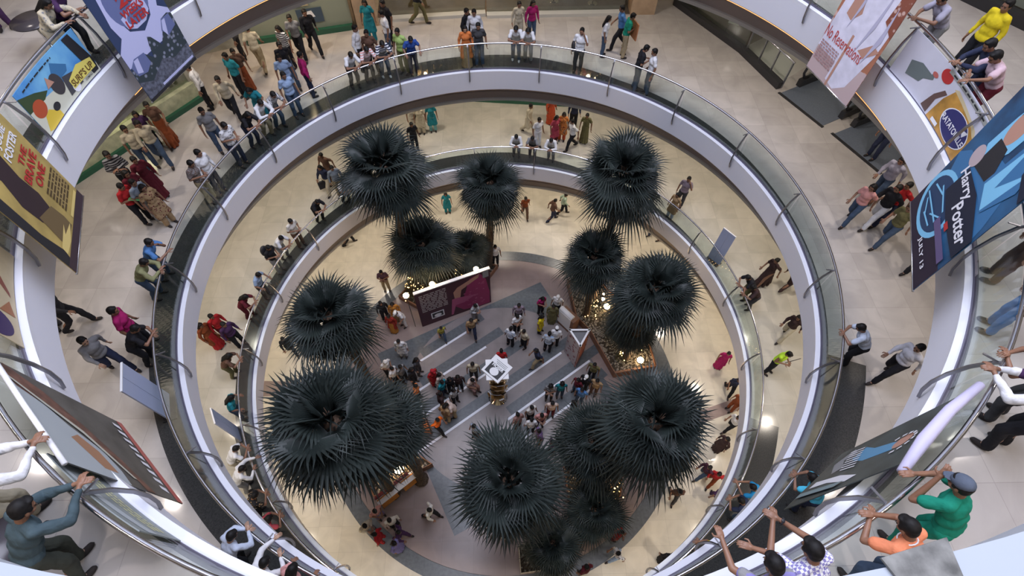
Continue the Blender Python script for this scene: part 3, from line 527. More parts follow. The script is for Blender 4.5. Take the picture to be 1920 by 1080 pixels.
PEOPLE = [
('person in beige shirt walking by the top left shop, head hidden above',-8.57,8.50,2,100,1.70,'walk','short',(0.52, 0.46, 0.34),'trousers',(0.36, 0.29, 0.18),'short',1,(0,0,0),(.03,.025,.025),0),
('person in black trousers by the far left shop window, upper body hidden',-9.46,9.22,2,200,1.70,'stand','long',(0.05, 0.05, 0.055),'trousers',(0.014, 0.014, 0.018),'short',1,(0,0,0),(.03,.025,.025),0),
('person in dark teal shirt beside the woman in the rust brown sari',-8.86,7.03,2,250,1.70,'stand','short',(0.02, 0.22, 0.27),'trousers',(0.014, 0.014, 0.018),'short',1,(0,0,0),(.03,.025,.025),0),
('person in rust brown sari standing with her back to the teal shirt',-8.79,7.38,2,300,1.62,'stand','blouse',(0.12, 0.065, 0.045),'skirt',(0.24, 0.06, 0.02),'bun',1,(0,0,0),(.03,.025,.025),0),
('person in cream shirt and black trousers striding behind the railing, upper left',-8.81,5.86,2,290,1.70,'walk','long',(0.52, 0.46, 0.34),'trousers',(0.014, 0.014, 0.018),'short',1,(0,0,0),(.03,.025,.025),0),
('person in white shirt and black trousers at the glowing display case',-9.86,6.43,2,200,1.70,'stand','long',(0.7, 0.7, 0.72),'trousers',(0.014, 0.014, 0.018),'short',1,(0,0,0),(.03,.025,.025),0),
('person in teal patterned top right behind the white shirted leaner',-7.80,5.66,2,270,1.60,'lean2','kshort',(0.02, 0.22, 0.27),'trousers',(0.05, 0.05, 0.055),'long',1,(0,0,0),(.03,.025,.025),0),
('person in bright white shirt and khaki trousers leaning on middle railing, left curve',-7.49,4.94,2,326,1.70,'lean','long',(0.7, 0.7, 0.72),'trousers',(0.36, 0.29, 0.18),'short',1,(0,0,0),(.03,.025,.025),0),
('person in black and white checked shirt leaning on the middle railing',-7.20,5.36,2,323,1.68,'lean','short',('check', (0.014, 0.014, 0.018), (0.7, 0.7, 0.72)),'trousers',(0.055, 0.085, 0.14),'short',1,(0,0,0),(.03,.025,.025),0),
('person in pale blue shirt standing straight behind the middle railing',-6.83,6.01,2,310,1.70,'stand','short',(0.28, 0.38, 0.56),'trousers',(0.055, 0.085, 0.14),'short',1,(0,0,0),(.03,.025,.025),0),
('person in sky blue polo shirt in front of the black shirted man',-7.14,6.91,2,290,1.72,'stand','short',(0.28, 0.38, 0.56),'trousers',(0.055, 0.085, 0.14),'short',1,(0,0,0),(.03,.025,.025),0),
('person in long black shirt and jeans between the sky blue polo and magenta top',-7.30,7.61,2,300,1.74,'walk','long',(0.014, 0.014, 0.018),'trousers',(0.055, 0.085, 0.14),'short',1,(0,0,0),(.03,.025,.025),0),
('person in magenta shirt holding a phone above the middle railing',-6.55,7.05,2,30,1.68,'stand','long',(0.36, 0.015, 0.12),'trousers',(0.022, 0.028, 0.06),'short',1,(0,0,0),(.03,.025,.025),0),
('person in black and white striped top near the left shopfront',-7.57,8.70,2,250,1.62,'stand','short',('stripe', (0.014, 0.014, 0.018), (0.7, 0.7, 0.72)),'trousers',(0.014, 0.014, 0.018),'long',1,(0,0,0),(.03,.025,.025),0),
('person in grey shirt striding right, under the edge of the top gallery',-7.29,9.25,2,280,1.72,'walk','short',(0.24, 0.24, 0.25),'trousers',(0.014, 0.014, 0.018),'short',1,(0,0,0),(.03,.025,.025),0),
('person in black clothes striding past the sage shop panel',-6.85,9.51,2,300,1.76,'walk','long',(0.014, 0.014, 0.018),'trousers',(0.014, 0.014, 0.018),'short',1,(0,0,0),(.03,.025,.025),0),
('person in white shirt seen in profile behind the pink striped leaner',-4.97,8.50,2,350,1.74,'stand','long',(0.7, 0.7, 0.72),'trousers',(0.014, 0.014, 0.018),'short',1,(0,0,0),(.03,.025,.025),0),
('person in loose white shirt bent over the middle railing, leftmost of the upper pair',-5.05,7.42,2,304,1.70,'lean','short',(0.7, 0.7, 0.72),'trousers',(0.014, 0.014, 0.018),'short',1,(0,0,0),(.03,.025,.025),0),
('person in pink and white striped shirt leaning on the middle railing',-4.56,7.73,2,300,1.70,'lean','short',('stripe', (0.62, 0.3, 0.28), (0.7, 0.7, 0.72)),'trousers',(0.014, 0.014, 0.018),'short',1,(0,0,0),(.03,.025,.025),0),
('person in dark brown shirt behind the blue striped leaner',-4.51,8.34,2,270,1.68,'stand','short',(0.12, 0.065, 0.045),'trousers',(0.014, 0.014, 0.018),'short',1,(0,0,0),(.03,.025,.025),0),
('person in teal tunic by the lit stone pillar, top left',-4.86,10.34,2,270,1.62,'stand','kshort',(0.02, 0.22, 0.27),'loose',(0.02, 0.22, 0.27),'long',1,(0,0,0),(.03,.025,.025),0),
('person in white T-shirt with navy stripes bent low over the middle railing',-4.05,8.01,2,296,1.74,'lean','short',('stripe', (0.022, 0.028, 0.06), (0.7, 0.7, 0.72)),'trousers',(0.055, 0.085, 0.14),'short',1,(0,0,0),(.5,.5,.5),0),
('person in white shirt with back to railing, next to the black shirt at top',-4.07,9.44,2,200,1.72,'stand','short',(0.7, 0.7, 0.72),'trousers',(0.055, 0.085, 0.14),'short',1,(0,0,0),(.03,.025,.025),0),
('person in black shirt at top edge, behind the white shirt',-4.13,10.13,2,230,1.72,'stand','short',(0.014, 0.014, 0.018),'trousers',(0.014, 0.014, 0.018),'short',1,(0,0,0),(.03,.025,.025),0),
('person in light green shirt behind the middle railing',-3.44,8.36,2,250,1.72,'stand','short',(0.36, 0.5, 0.16),'trousers',(0.14, 0.13, 0.06),'short',1,(0,0,0),(.03,.025,.025),0),
('person in royal blue shirt with hands on the middle railing',-3.09,8.27,2,290,1.66,'lean2','short',(0.03, 0.08, 0.32),'trousers',(0.022, 0.028, 0.06),'short',1,(0,0,0),(.03,.025,.025),0),
('person in olive trousers walking right at the top, head out of frame',-3.16,11.48,2,350,1.74,'walk','long',(0.014, 0.014, 0.018),'trousers',(0.14, 0.13, 0.06),'short',1,(0,0,0),(.03,.025,.025),0),
('person in pale shirt talking behind the orange dressed woman',-0.88,9.50,2,270,1.74,'stand','long',(0.7, 0.7, 0.72),'trousers',(0.24, 0.24, 0.25),'short',1,(0,0,0),(.03,.025,.025),0),
('person in dark clothes half hidden by the pale shirt',-1.20,9.68,2,330,1.66,'stand','long',(0.014, 0.014, 0.018),'trousers',(0.014, 0.014, 0.018),'short',1,(0,0,0),(.03,.025,.025),0),
('person in orange and tan dress with orange scarf at the middle railing',-1.19,8.71,2,277,1.60,'stand','kurta',(0.6, 0.18, 0.05),'skirt',(0.36, 0.24, 0.13),'long',2,(0,0,0),(.03,.025,.025),0),
('person in dark grey T-shirt and jeans beside the orange dressed woman',-0.73,8.76,2,274,1.68,'stand','short',(0.05, 0.05, 0.055),'trousers',(0.055, 0.085, 0.14),'short',1,(0,0,0),(.03,.025,.025),0),
('person in white T-shirt bowed over the middle railing, left of the long haired leaner',0.60,8.95,2,266,1.70,'lean','short',(0.7, 0.7, 0.72),'trousers',(0.055, 0.085, 0.14),'short',1,(0,0,0),(.5,.5,.5),0),
('person with long hair and white T-shirt leaning on the middle railing',1.04,8.91,2,263,1.64,'lean','short',(0.7, 0.7, 0.72),'trousers',(0.24, 0.24, 0.25),'long',1,(0,0,0),(.03,.025,.025),0),
('person in beige shawl and dress at the top centre',0.73,10.26,2,280,1.60,'stand','long',(0.52, 0.46, 0.34),'loose',(0.52, 0.46, 0.34),'plait',1,(0,0,0),(.03,.025,.025),0),
('person in bright magenta top and jeans at the top centre',1.23,10.33,2,290,1.60,'stand','long',(0.36, 0.015, 0.12),'trousers',(0.055, 0.085, 0.14),'long',1,(0,0,0),(.03,.025,.025),0),
('person in white shirt with a black bag, alone at the middle railing',2.84,8.36,2,251,1.70,'phone','short',(0.7, 0.7, 0.72),'trousers',(0.05, 0.05, 0.055),'short',1,(0,0,0),(.03,.025,.025),0),
('person with long hair, white T-shirt and jeans facing the two men',3.85,9.35,2,350,1.56,'stand','short',(0.7, 0.7, 0.72),'trousers',(0.055, 0.085, 0.14),'long',1,(0,0,0),(.03,.025,.025),0),
('person in blue T-shirt behind the man carrying a brown board',4.51,9.76,2,180,1.70,'walk','short',(0.08, 0.2, 0.45),'trousers',(0.014, 0.014, 0.018),'short',1,(0,0,0),(.03,.025,.025),0),
('person in green shirt carrying a brown board under one arm',4.62,9.28,2,0,1.70,'hold','short',(0.01, 0.23, 0.15),'trousers',(0.36, 0.29, 0.18),'short',1,(0,0,0),(.03,.025,.025),0),
('person in black shirt and jeans facing the white shirted man at railing',4.78,7.34,2,0,1.72,'hold','short',(0.014, 0.014, 0.018),'trousers',(0.055, 0.085, 0.14),'short',1,(0,0,0),(.03,.025,.025),0),
('person in loose white shirt and jeans gesturing to the black shirted man',5.18,7.11,2,180,1.72,'stand','short',(0.7, 0.7, 0.72),'trousers',(0.055, 0.085, 0.14),'short',1,(0,0,0),(.03,.025,.025),0),
('person in long rust brown sari walking past the left display cases',-10.64,4.71,2,300,1.64,'walkb','blouse',(0.12, 0.065, 0.045),'skirt',(0.24, 0.06, 0.02),'bun',1,(0,0,0),(.03,.025,.025),0),
('person in beige T-shirt behind the cream waistcoat, left',-10.83,3.54,2,320,1.70,'stand','short',(0.52, 0.46, 0.34),'trousers',(0.055, 0.085, 0.14),'short',1,(0,0,0),(.03,.025,.025),0),
('person with maroon sleeves under a cream waistcoat, in wide stride',-10.49,3.76,2,300,1.74,'walk','long',(0.52, 0.46, 0.34),'trousers',(0.055, 0.085, 0.14),'short',1,(0,0,0),(.03,.025,.025),0),
('person short and dark haired, half hidden behind the cream waistcoat',-11.04,4.54,2,300,1.40,'stand','short',(0.06, 0.025, 0.08),'trousers',(0.014, 0.014, 0.018),'long',1,(0,0,0),(.03,.025,.025),0),
('person in black sweater with pale chest stripes, arms folded, by the left shop',-10.89,2.49,2,310,1.70,'fold','long',('stripe', (0.014, 0.014, 0.018), (0.24, 0.24, 0.25)),'trousers',(0.014, 0.014, 0.018),'short',1,(0,0,0),(.03,.025,.025),0),
('person in deep maroon sari in the family group on the left',-10.16,2.36,2,320,1.62,'stand','kurta',(0.12, 0.015, 0.025),'skirt',(0.12, 0.015, 0.025),'bun',1,(0,0,0),(.03,.025,.025),0),
('person small dark haired, squeezed between the sweater and the maroon sari',-10.21,1.85,2,330,1.60,'stand','blouse',(0.12, 0.015, 0.025),'skirt',(0.014, 0.014, 0.018),'long',1,(0,0,0),(.03,.025,.025),0),
('person in red T-shirt holding a green magazine',-10.23,1.38,2,350,1.60,'hold','short',(0.42, 0.02, 0.025),'trousers',(0.014, 0.014, 0.018),'short',1,(0,0,0),(.03,.025,.025),0),
('person in grey blue T-shirt and pale shoes beside the red T-shirt',-9.89,1.49,2,340,1.62,'stand','short',(0.2, 0.24, 0.3),'trousers',(0.24, 0.24, 0.25),'short',1,(0,0,0),(.5,.5,.5),0),
('person in flowered beige tunic in the family group',-9.57,1.32,2,330,1.60,'stand','kshort',('voronoi', (0.36, 0.24, 0.13), (0.12, 0.015, 0.025)),'loose',(0.36, 0.24, 0.13),'long',1,(0,0,0),(.03,.025,.025),0),
('person in brown plaid shirt turned sideways at the left part of middle railing',-8.62,2.19,2,345,1.64,'hold','short',('check', (0.12, 0.065, 0.045), (0.24, 0.24, 0.25)),'trousers',(0.36, 0.29, 0.18),'short',1,(0,0,0),(.03,.025,.025),0),
('person in crisp white shirt leaning over the middle railing beside brown plaid',-8.43,2.50,2,343,1.72,'stand','long',(0.7, 0.7, 0.72),'trousers',(0.022, 0.028, 0.06),'short',1,(0,0,0),(.03,.025,.025),0),
('person in pale grey long shirt and jeans behind the left railing',-8.86,4.32,2,310,1.70,'stand','short',(0.24, 0.24, 0.25),'trousers',(0.055, 0.085, 0.14),'short',1,(0,0,0),(.03,.025,.025),0),
('person in white patterned shirt with hands clasped at the middle railing',-8.09,3.69,2,335,1.70,'hold','short',('voronoi', (0.7, 0.7, 0.72), (0.24, 0.24, 0.25)),'trousers',(0.022, 0.028, 0.06),'short',1,(0,0,0),(.03,.025,.025),0),
('person with long hair and black top leaning on the middle railing',-7.78,4.46,2,330,1.62,'lean','short',(0.014, 0.014, 0.018),'trousers',(0.022, 0.028, 0.06),'long',1,(0,0,0),(.03,.025,.025),0),
('person in blue shirt with hand at chin on the left railing',-8.92,-0.56,2,3,1.70,'chin','short',(0.08, 0.2, 0.45),'trousers',(0.055, 0.085, 0.14),'short',1,(0,0,0),(.03,.025,.025),0),
('person in olive green shirt with hands joined on the left railing',-8.90,-1.16,2,7,1.70,'lean','long',(0.24, 0.24, 0.12),'trousers',(0.055, 0.085, 0.14),'short',1,(0,0,0),(.03,.025,.025),0),
('person in black open jacket over white shirt, head hidden under top gallery',-10.64,-2.07,2,20,1.70,'walk','long',(0.03, 0.03, 0.035),'trousers',(0.014, 0.014, 0.018),'short',1,(0,0,0),(.03,.025,.025),0),
('person in magenta polo shirt with arms spread near the left railing',-8.74,-2.61,2,20,1.78,'stand','short',(0.36, 0.015, 0.12),'trousers',(0.014, 0.014, 0.018),'short',1,(0,0,0),(.03,.025,.025),0),
('person in black bending over the left railing in front of magenta polo',-8.45,-3.01,2,19,1.66,'lean','short',(0.014, 0.014, 0.018),'trousers',(0.014, 0.014, 0.018),'short',1,(0,0,0),(.03,.025,.025),0),
('person in grey sweater with pale chest band striding right',-9.17,-3.26,2,335,1.72,'walk','long',(0.24, 0.24, 0.25),'trousers',(0.022, 0.028, 0.06),'short',2,(0,0,0),(.03,.025,.025),0),
('person with only grey shoes showing under the top gallery edge, left',-11.24,-2.09,2,200,1.70,'stand','long',(0.05, 0.05, 0.055),'trousers',(0.05, 0.05, 0.055),'short',1,(0,0,0),(.03,.025,.025),0),
('person in pale blue white blouse on the middle railing, lower left',-5.07,-7.40,2,55,1.66,'lean','long',(0.5, 0.56, 0.68),'trousers',(0.014, 0.014, 0.018),'short',2,(0,0,0),(.03,.025,.025),0),
('person in white shirt reaching over the middle railing, bottom left',-4.37,-7.86,2,60,1.66,'reach','long',(0.7, 0.7, 0.72),'trousers',(0.014, 0.014, 0.018),'short',2,(0,0,0),(.03,.025,.025),0),
('person in pink top at the very bottom left',-3.81,-7.97,2,64,1.64,'lean2','long',(0.62, 0.3, 0.28),'trousers',(0.055, 0.085, 0.14),'long',1,(0,0,0),(.03,.025,.025),0),
('person in red shirt with plum companion, left part of lowest gallery',-9.72,0.13,1,330,1.64,'stand','long',(0.42, 0.02, 0.025),'trousers',(0.12, 0.015, 0.025),'short',1,(0,0,0),(.03,.025,.025),0),
('person in rusty red sari, leftmost on the lowest gallery',-9.98,-0.21,1,340,1.64,'stand','kurta',(0.24, 0.06, 0.02),'skirt',(0.42, 0.02, 0.025),'long',1,(0,0,0),(.03,.025,.025),0),
('person in dark plum clothes facing the two red dressed people',-9.19,-0.21,1,330,1.70,'stand','long',(0.06, 0.025, 0.08),'trousers',(0.014, 0.014, 0.018),'short',1,(0,0,0),(.03,.025,.025),0),
('person in brown top resting on the lowest railing below the red group',-9.00,-1.32,1,8,1.64,'lean','short',(0.12, 0.065, 0.045),'trousers',(0.14, 0.13, 0.06),'long',1,(0,0,0),(.03,.025,.025),0),
('person in maroon top resting on the lowest railing, left',-9.05,0.95,1,354,1.64,'lean','short',(0.12, 0.015, 0.025),'trousers',(0.12, 0.015, 0.025),'long',1,(0,0,0),(.03,.025,.025),0),
('person in light blue shirt pushing back from the lowest railing',-8.77,1.81,1,348,1.70,'lean2','short',(0.28, 0.38, 0.56),'trousers',(0.05, 0.05, 0.055),'short',1,(0,0,0),(.03,.025,.025),0),
('person in black shirt with a backpack at the lowest railing',-8.52,2.95,1,340,1.70,'hold','short',(0.014, 0.014, 0.018),'trousers',(0.24, 0.24, 0.25),'short',1,(0,0,0),(.03,.025,.025),0),
('person in white shirt with folded arms beside the backpack wearer',-8.37,3.55,1,337,1.68,'lean','short',(0.7, 0.7, 0.72),'trousers',(0.24, 0.24, 0.25),'short',1,(0,0,0),(.03,.025,.025),0),
('person in cream white shirt looking down over the lowest railing',-7.98,4.19,1,332,1.70,'hold','short',(0.66, 0.64, 0.6),'trousers',(0.12, 0.065, 0.045),'short',1,(0,0,0),(.03,.025,.025),0),
('person in black with a white stripe leaning over lowest railing, upper left',-7.34,5.38,1,323,1.66,'lean','short',(0.014, 0.014, 0.018),'trousers',(0.014, 0.014, 0.018),'short',1,(0,0,0),(.03,.025,.025),0),
('person in teal top and jeans beside the pale blue board',-8.51,-2.78,1,18,1.62,'lean2','short',(0.02, 0.22, 0.27),'trousers',(0.055, 0.085, 0.14),'long',1,(0,0,0),(.03,.025,.025),0),
('person with black hair and white band, white shirt, lowest railing left',-7.98,-4.36,1,28,1.64,'lean','short',(0.7, 0.7, 0.72),'trousers',(0.52, 0.46, 0.34),'short',1,(.6,.6,.6),(.03,.025,.025),0),
('person in white shirt with one arm stretched back, lowest railing',-7.65,-4.96,1,32,1.68,'reach','long',(0.7, 0.7, 0.72),'trousers',(0.24, 0.24, 0.25),'short',1,(0,0,0),(.03,.025,.025),0),
('person in dark patterned top at the lowest railing, lower left',-7.09,-5.70,1,38,1.66,'lean','short',('voronoi', (0.014, 0.014, 0.018), (0.36, 0.24, 0.13)),'trousers',(0.014, 0.014, 0.018),'short',1,(0,0,0),(.03,.025,.025),0),
('person in coral red top and navy trousers at the lowest railing',-6.55,-6.31,1,43,1.66,'lean','short',(0.45, 0.07, 0.09),'trousers',(0.022, 0.028, 0.06),'long',1,(0,0,0),(.03,.025,.025),0),
('person in brown shirt behind the two walkers near the tall left palm',-7.36,7.76,1,250,1.66,'walk','short',(0.12, 0.065, 0.045),'trousers',(0.12, 0.065, 0.045),'short',1,(0,0,0),(.03,.025,.025),0),
('person in navy jacket and cream trousers walking near the tall left palm',-7.30,7.09,1,250,1.62,'walk','long',(0.022, 0.028, 0.06),'loose',(0.52, 0.46, 0.34),'long',1,(0,0,0),(.03,.025,.025),0),
('person in grey blue shirt beside the navy jacket',-6.83,6.94,1,300,1.70,'stand','long',(0.2, 0.24, 0.3),'trousers',(0.36, 0.29, 0.18),'short',1,(0,0,0),(.03,.025,.025),0),
('person in white shirt leaning beside the tall left palm crown',-6.45,6.41,1,315,1.68,'lean','short',(0.7, 0.7, 0.72),'trousers',(0.05, 0.05, 0.055),'short',1,(0,0,0),(.03,.025,.025),0),
('person in cream tunic, head hidden by the middle gallery edge, left of teal',-3.67,10.77,1,270,1.60,'stand','kshort',(0.52, 0.46, 0.34),'loose',(0.52, 0.46, 0.34),'long',1,(0,0,0),(.03,.025,.025),0),
('person in pale tan tunic behind the cream one',-4.01,10.86,1,290,1.60,'stand','kshort',(0.55, 0.5, 0.4),'loose',(0.36, 0.24, 0.13),'long',1,(0,0,0),(.03,.025,.025),0),
('person in turquoise tunic and trousers under the middle gallery edge',-3.15,10.92,1,280,1.62,'stand','kshort',(0.02, 0.22, 0.27),'loose',(0.2, 0.45, 0.45),'long',1,(0,0,0),(.03,.025,.025),0),
('person in black beside the cream tunics',-3.88,9.63,1,300,1.60,'stand','short',(0.014, 0.014, 0.018),'trousers',(0.014, 0.014, 0.018),'short',1,(0,0,0),(.03,.025,.025),0),
('person in long beige shirt striding right under the middle gallery',1.30,10.73,1,320,1.70,'walk','kurta',(0.52, 0.46, 0.34),'loose',(0.52, 0.46, 0.34),'short',1,(0,0,0),(.03,.025,.025),0),
('person in orange red long skirt, upper body hidden',2.38,11.44,1,300,1.60,'stand','kurta',(0.5, 0.08, 0.03),'skirt',(0.5, 0.08, 0.03),'long',1,(0,0,0),(.03,.025,.025),0),
('person in orange flowered tunic between the pink one and black trousers',2.84,10.24,1,260,1.60,'stand','kshort',('voronoi', (0.7, 0.25, 0.07), (0.12, 0.065, 0.045)),'loose',(0.5, 0.08, 0.03),'long',1,(0,0,0),(.03,.025,.025),0),
('person in crimson pink tunic with a white paper',2.47,10.03,1,300,1.60,'stand','kshort',(0.42, 0.06, 0.1),'loose',(0.12, 0.015, 0.025),'long',1,(0,0,0),(.03,.025,.025),0),
('person in black trousers, head hidden, behind the white shirt',3.42,11.05,1,270,1.70,'stand','long',(0.022, 0.028, 0.06),'trousers',(0.014, 0.014, 0.018),'short',1,(0,0,0),(.03,.025,.025),0),
('person in white shirt and black trousers next to the olive sari',3.23,9.64,1,200,1.70,'walk','short',(0.7, 0.7, 0.72),'trousers',(0.014, 0.014, 0.018),'short',1,(0,0,0),(.03,.025,.025),0),
('person in olive green sari near the tall right palm',3.86,10.11,1,250,1.64,'stand','blouse',(0.14, 0.13, 0.06),'skirt',(0.14, 0.13, 0.06),'bun',1,(0,0,0),(.03,.025,.025),0),
('person in white shirt and trousers behind the leaning row',1.68,9.78,1,300,1.70,'stand','short',(0.7, 0.7, 0.72),'trousers',(0.7, 0.7, 0.72),'short',1,(0,0,0),(.03,.025,.025),0),
('person leaning in white, left one of the three on the far lowest railing',0.70,9.07,1,265,1.70,'lean','long',(0.7, 0.7, 0.72),'trousers',(0.24, 0.24, 0.25),'short',1,(0,0,0),(.03,.025,.025),0),
('person leaning in grey white, middle one of the three on the far lowest railing',1.41,8.99,1,261,1.66,'lean','short',(0.24, 0.24, 0.25),'trousers',(0.05, 0.05, 0.055),'short',1,(0,0,0),(.03,.025,.025),0),
('person leaning in white, right one of the three on the far lowest railing',2.23,8.82,1,255,1.70,'lean','long',(0.7, 0.7, 0.72),'trousers',(0.24, 0.24, 0.25),'short',1,(0,0,0),(.03,.025,.025),0),
('person in purple grey shirt behind a child, right part of lowest gallery',7.53,6.14,1,240,1.70,'phone','short',(0.26, 0.21, 0.26),'trousers',(0.05, 0.05, 0.055),'short',1,(0,0,0),(.03,.025,.025),0),
('person small, in tan tunic and pale trousers at the lowest railing, right',7.03,5.49,1,217,1.50,'stand','kshort',(0.36, 0.24, 0.13),'loose',(0.5, 0.56, 0.68),'long',1,(0,0,0),(.03,.025,.025),0),
('person in dark brown sari walking away on the right',9.98,2.15,1,200,1.66,'walk','blouse',(0.05, 0.028, 0.028),'skirt',(0.05, 0.028, 0.028),'bun',1,(0,0,0),(.03,.025,.025),0),
('person in dark trousers in mid stride, head hidden, right of the brown sari',10.79,1.91,1,20,1.70,'walk','long',(0.05, 0.028, 0.028),'trousers',(0.05, 0.028, 0.028),'short',1,(0,0,0),(.03,.025,.025),0),
('person in black at the lowest railing, left of the two on the right curve',8.97,1.49,1,189,1.70,'lean','short',(0.014, 0.014, 0.018),'trousers',(0.14, 0.13, 0.06),'short',1,(0,0,0),(.03,.025,.025),0),
('person in dark brown at the lowest railing, right of the two on the right curve',9.03,1.07,1,186,1.68,'lean','short',(0.05, 0.028, 0.028),'trousers',(0.05, 0.05, 0.055),'curly',1,(0,0,0),(.03,.025,.025),0),
('person in brown shawl and cream trousers walking left, lower right',10.03,-0.19,1,210,1.66,'walk','long',(0.05, 0.028, 0.028),'loose',(0.52, 0.46, 0.34),'long',1,(0,0,0),(.03,.025,.025),0),
('person in fluorescent yellow green safety vest holding a stick',9.12,-1.49,1,300,1.70,'hold','vest',(0.55, 0.85, 0.05),'trousers',(0.014, 0.014, 0.018),'short',1,(0,0,0),(.03,.025,.025),0),
('person in bright blue T-shirt with arms stretched over the lowest railing',7.16,-5.74,1,141,1.70,'clasp','short',(0.02, 0.24, 0.5),'trousers',(0.02, 0.22, 0.27),'short',1,(0,0,0),(.03,.025,.025),0),
('person in dark navy shirt beside the bright blue T-shirt',6.73,-6.11,1,137,1.70,'lean','short',(0.022, 0.028, 0.06),'trousers',(0.055, 0.085, 0.14),'short',1,(0,0,0),(.03,.025,.025),0),
('person in yellow flowered shirt at the bottom of the lowest railing',5.50,-7.24,1,127,1.66,'lean','short',(0.7, 0.55, 0.02),'trousers',(0.014, 0.014, 0.018),'short',1,(0,0,0),(.03,.025,.025),0),
('person in crimson magenta dress on the ground floor, right',9.85,1.04,0,250,1.62,'stand','kshort',(0.36, 0.015, 0.12),'skirt',(0.36, 0.015, 0.12),'short',1,(0,0,0),(.03,.025,.025),0),
('person in dark navy half hidden under the lowest gallery, right',9.97,-0.17,0,250,1.70,'walk','short',(0.022, 0.028, 0.06),'trousers',(0.014, 0.014, 0.018),'short',1,(0,0,0),(.03,.025,.025),0),
('person in pale grey blue checked shirt leaning on the right railing',8.36,-3.26,2,158,1.70,'lean','short',(0.5, 0.56, 0.68),'trousers',(0.014, 0.014, 0.018),'short',1,(0,0,0),(.03,.025,.025),0),
('person in white striped shirt and black trousers striding left, right side',9.16,-3.74,2,195,1.76,'walk','long',(0.6, 0.6, 0.66),'trousers',(0.014, 0.014, 0.018),'short',1,(0,0,0),(.03,.025,.025),0),
('person in pink top and flared jeans in the walking group, right',10.14,1.13,2,210,1.62,'walk','short',(0.62, 0.3, 0.28),'trousers',(0.055, 0.085, 0.14),'long',1,(0,0,0),(.03,.025,.025),0),
('person in grey lilac shirt walking ahead of the pink top',11.26,2.03,2,210,1.74,'walk','long',(0.33, 0.32, 0.4),'trousers',(0.055, 0.085, 0.14),'short',1,(0,0,0),(.03,.025,.025),0),
('person in black jacket and white trousers in the walking group, right',10.74,0.99,2,200,1.72,'walk','long',(0.014, 0.014, 0.018),'trousers',(0.7, 0.7, 0.72),'short',1,(0,0,0),(.03,.025,.025),0),
('person in red shirt and dark jeans in the walking group, right',11.08,1.10,2,200,1.70,'walk','short',(0.42, 0.02, 0.025),'trousers',(0.022, 0.028, 0.06),'short',1,(0,0,0),(.03,.025,.025),0),
('person in olive jacket and jeans under the blue banner',10.78,0.30,2,200,1.70,'walk','short',(0.14, 0.13, 0.06),'trousers',(0.055, 0.085, 0.14),'short',1,(0,0,0),(.03,.025,.025),0),
('person with only black shoes and trousers showing beside the blue banner tip',11.30,-0.56,2,200,1.70,'walk','short',(0.014, 0.014, 0.018),'trousers',(0.014, 0.014, 0.018),'short',1,(0,0,0),(.03,.025,.025),0),
('person in navy clothes on the grey escalator landing, head hidden',11.97,3.81,2,200,1.74,'stand','long',(0.022, 0.028, 0.06),'trousers',(0.022, 0.028, 0.06),'short',1,(0,0,0),(.03,.025,.025),0),
('person in red and black under the low dark palm, bottom right',4.15,-5.97,0,330,1.66,'fold','short',(0.42, 0.02, 0.025),'trousers',(0.12, 0.015, 0.025),'short',1,(0,0,0),(.03,.025,.025),0),
('person in white jersey with dark number walking on the floor ring',4.08,-6.64,0,200,1.60,'walk','short',('voronoi', (0.7, 0.7, 0.72), (0.022, 0.028, 0.06)),'trousers',(0.28, 0.38, 0.56),'short',1,(0,0,0),(.03,.025,.025),0),
('person in long black clothes at the bottom right of the ground floor',5.88,-6.82,0,60,1.60,'stand','kurta',(0.014, 0.014, 0.018),'skirt',(0.014, 0.014, 0.018),'long',1,(0,0,0),(.03,.025,.025),0),
('person in dark clothes behind the fringe of the large lower right palm',6.63,-4.57,0,250,1.60,'walk','short',(0.12, 0.065, 0.045),'trousers',(0.05, 0.05, 0.055),'long',1,(0,0,0),(.03,.025,.025),0),
('person in maroon plaid shirt and jeans, ground floor right',7.98,-3.77,0,200,1.66,'walk','long',('check', (0.12, 0.015, 0.025), (0.022, 0.028, 0.06)),'trousers',(0.055, 0.085, 0.14),'short',1,(0,0,0),(.03,.025,.025),0),
('person in red clothes beside the maroon plaid shirt',8.27,-3.98,0,230,1.64,'walk','long',(0.42, 0.02, 0.025),'trousers',(0.24, 0.06, 0.02),'short',1,(0,0,0),(.03,.025,.025),0),
('person in dark plum clothes, mostly hidden under the lowest gallery, lower right',8.23,-4.75,0,60,1.66,'walk','short',(0.06, 0.025, 0.08),'trousers',(0.06, 0.025, 0.08),'short',1,(0,0,0),(.03,.025,.025),0),
('person in black and brown patterned robe, ground floor right',8.90,-2.70,0,200,1.64,'stand','kurta',(0.05, 0.028, 0.028),'skirt',(0.05, 0.028, 0.028),'long',1,(0,0,0),(.03,.025,.025),0),
('person in white shirt and black trousers stepping left under the gallery',9.59,-1.84,0,200,1.66,'walk','short',(0.7, 0.7, 0.72),'trousers',(0.014, 0.014, 0.018),'short',1,(0,0,0),(.03,.025,.025),0),
('person in rusty orange at the ground floor right edge',9.90,-1.00,0,200,1.62,'stand','short',(0.24, 0.06, 0.02),'trousers',(0.24, 0.06, 0.02),'short',1,(0,0,0),(.03,.025,.025),0),
('person in dark plum shirt and khaki trousers, arms folded, behind the board',-5.74,5.45,0,280,1.74,'fold','short',(0.1, 0.05, 0.07),'trousers',(0.36, 0.29, 0.18),'short',1,(0,0,0),(.03,.025,.025),0),
('person in black behind the orange sari, left of the maroon board',-5.60,3.76,0,300,1.70,'stand','long',(0.014, 0.014, 0.018),'trousers',(0.014, 0.014, 0.018),'short',1,(0,0,0),(.03,.025,.025),0),
('person in orange and yellow sari left of the maroon board',-5.06,3.74,0,280,1.62,'stand','kurta',(0.45, 0.2, 0.04),'skirt',(0.36, 0.24, 0.13),'long',1,(0,0,0),(.03,.025,.025),0),
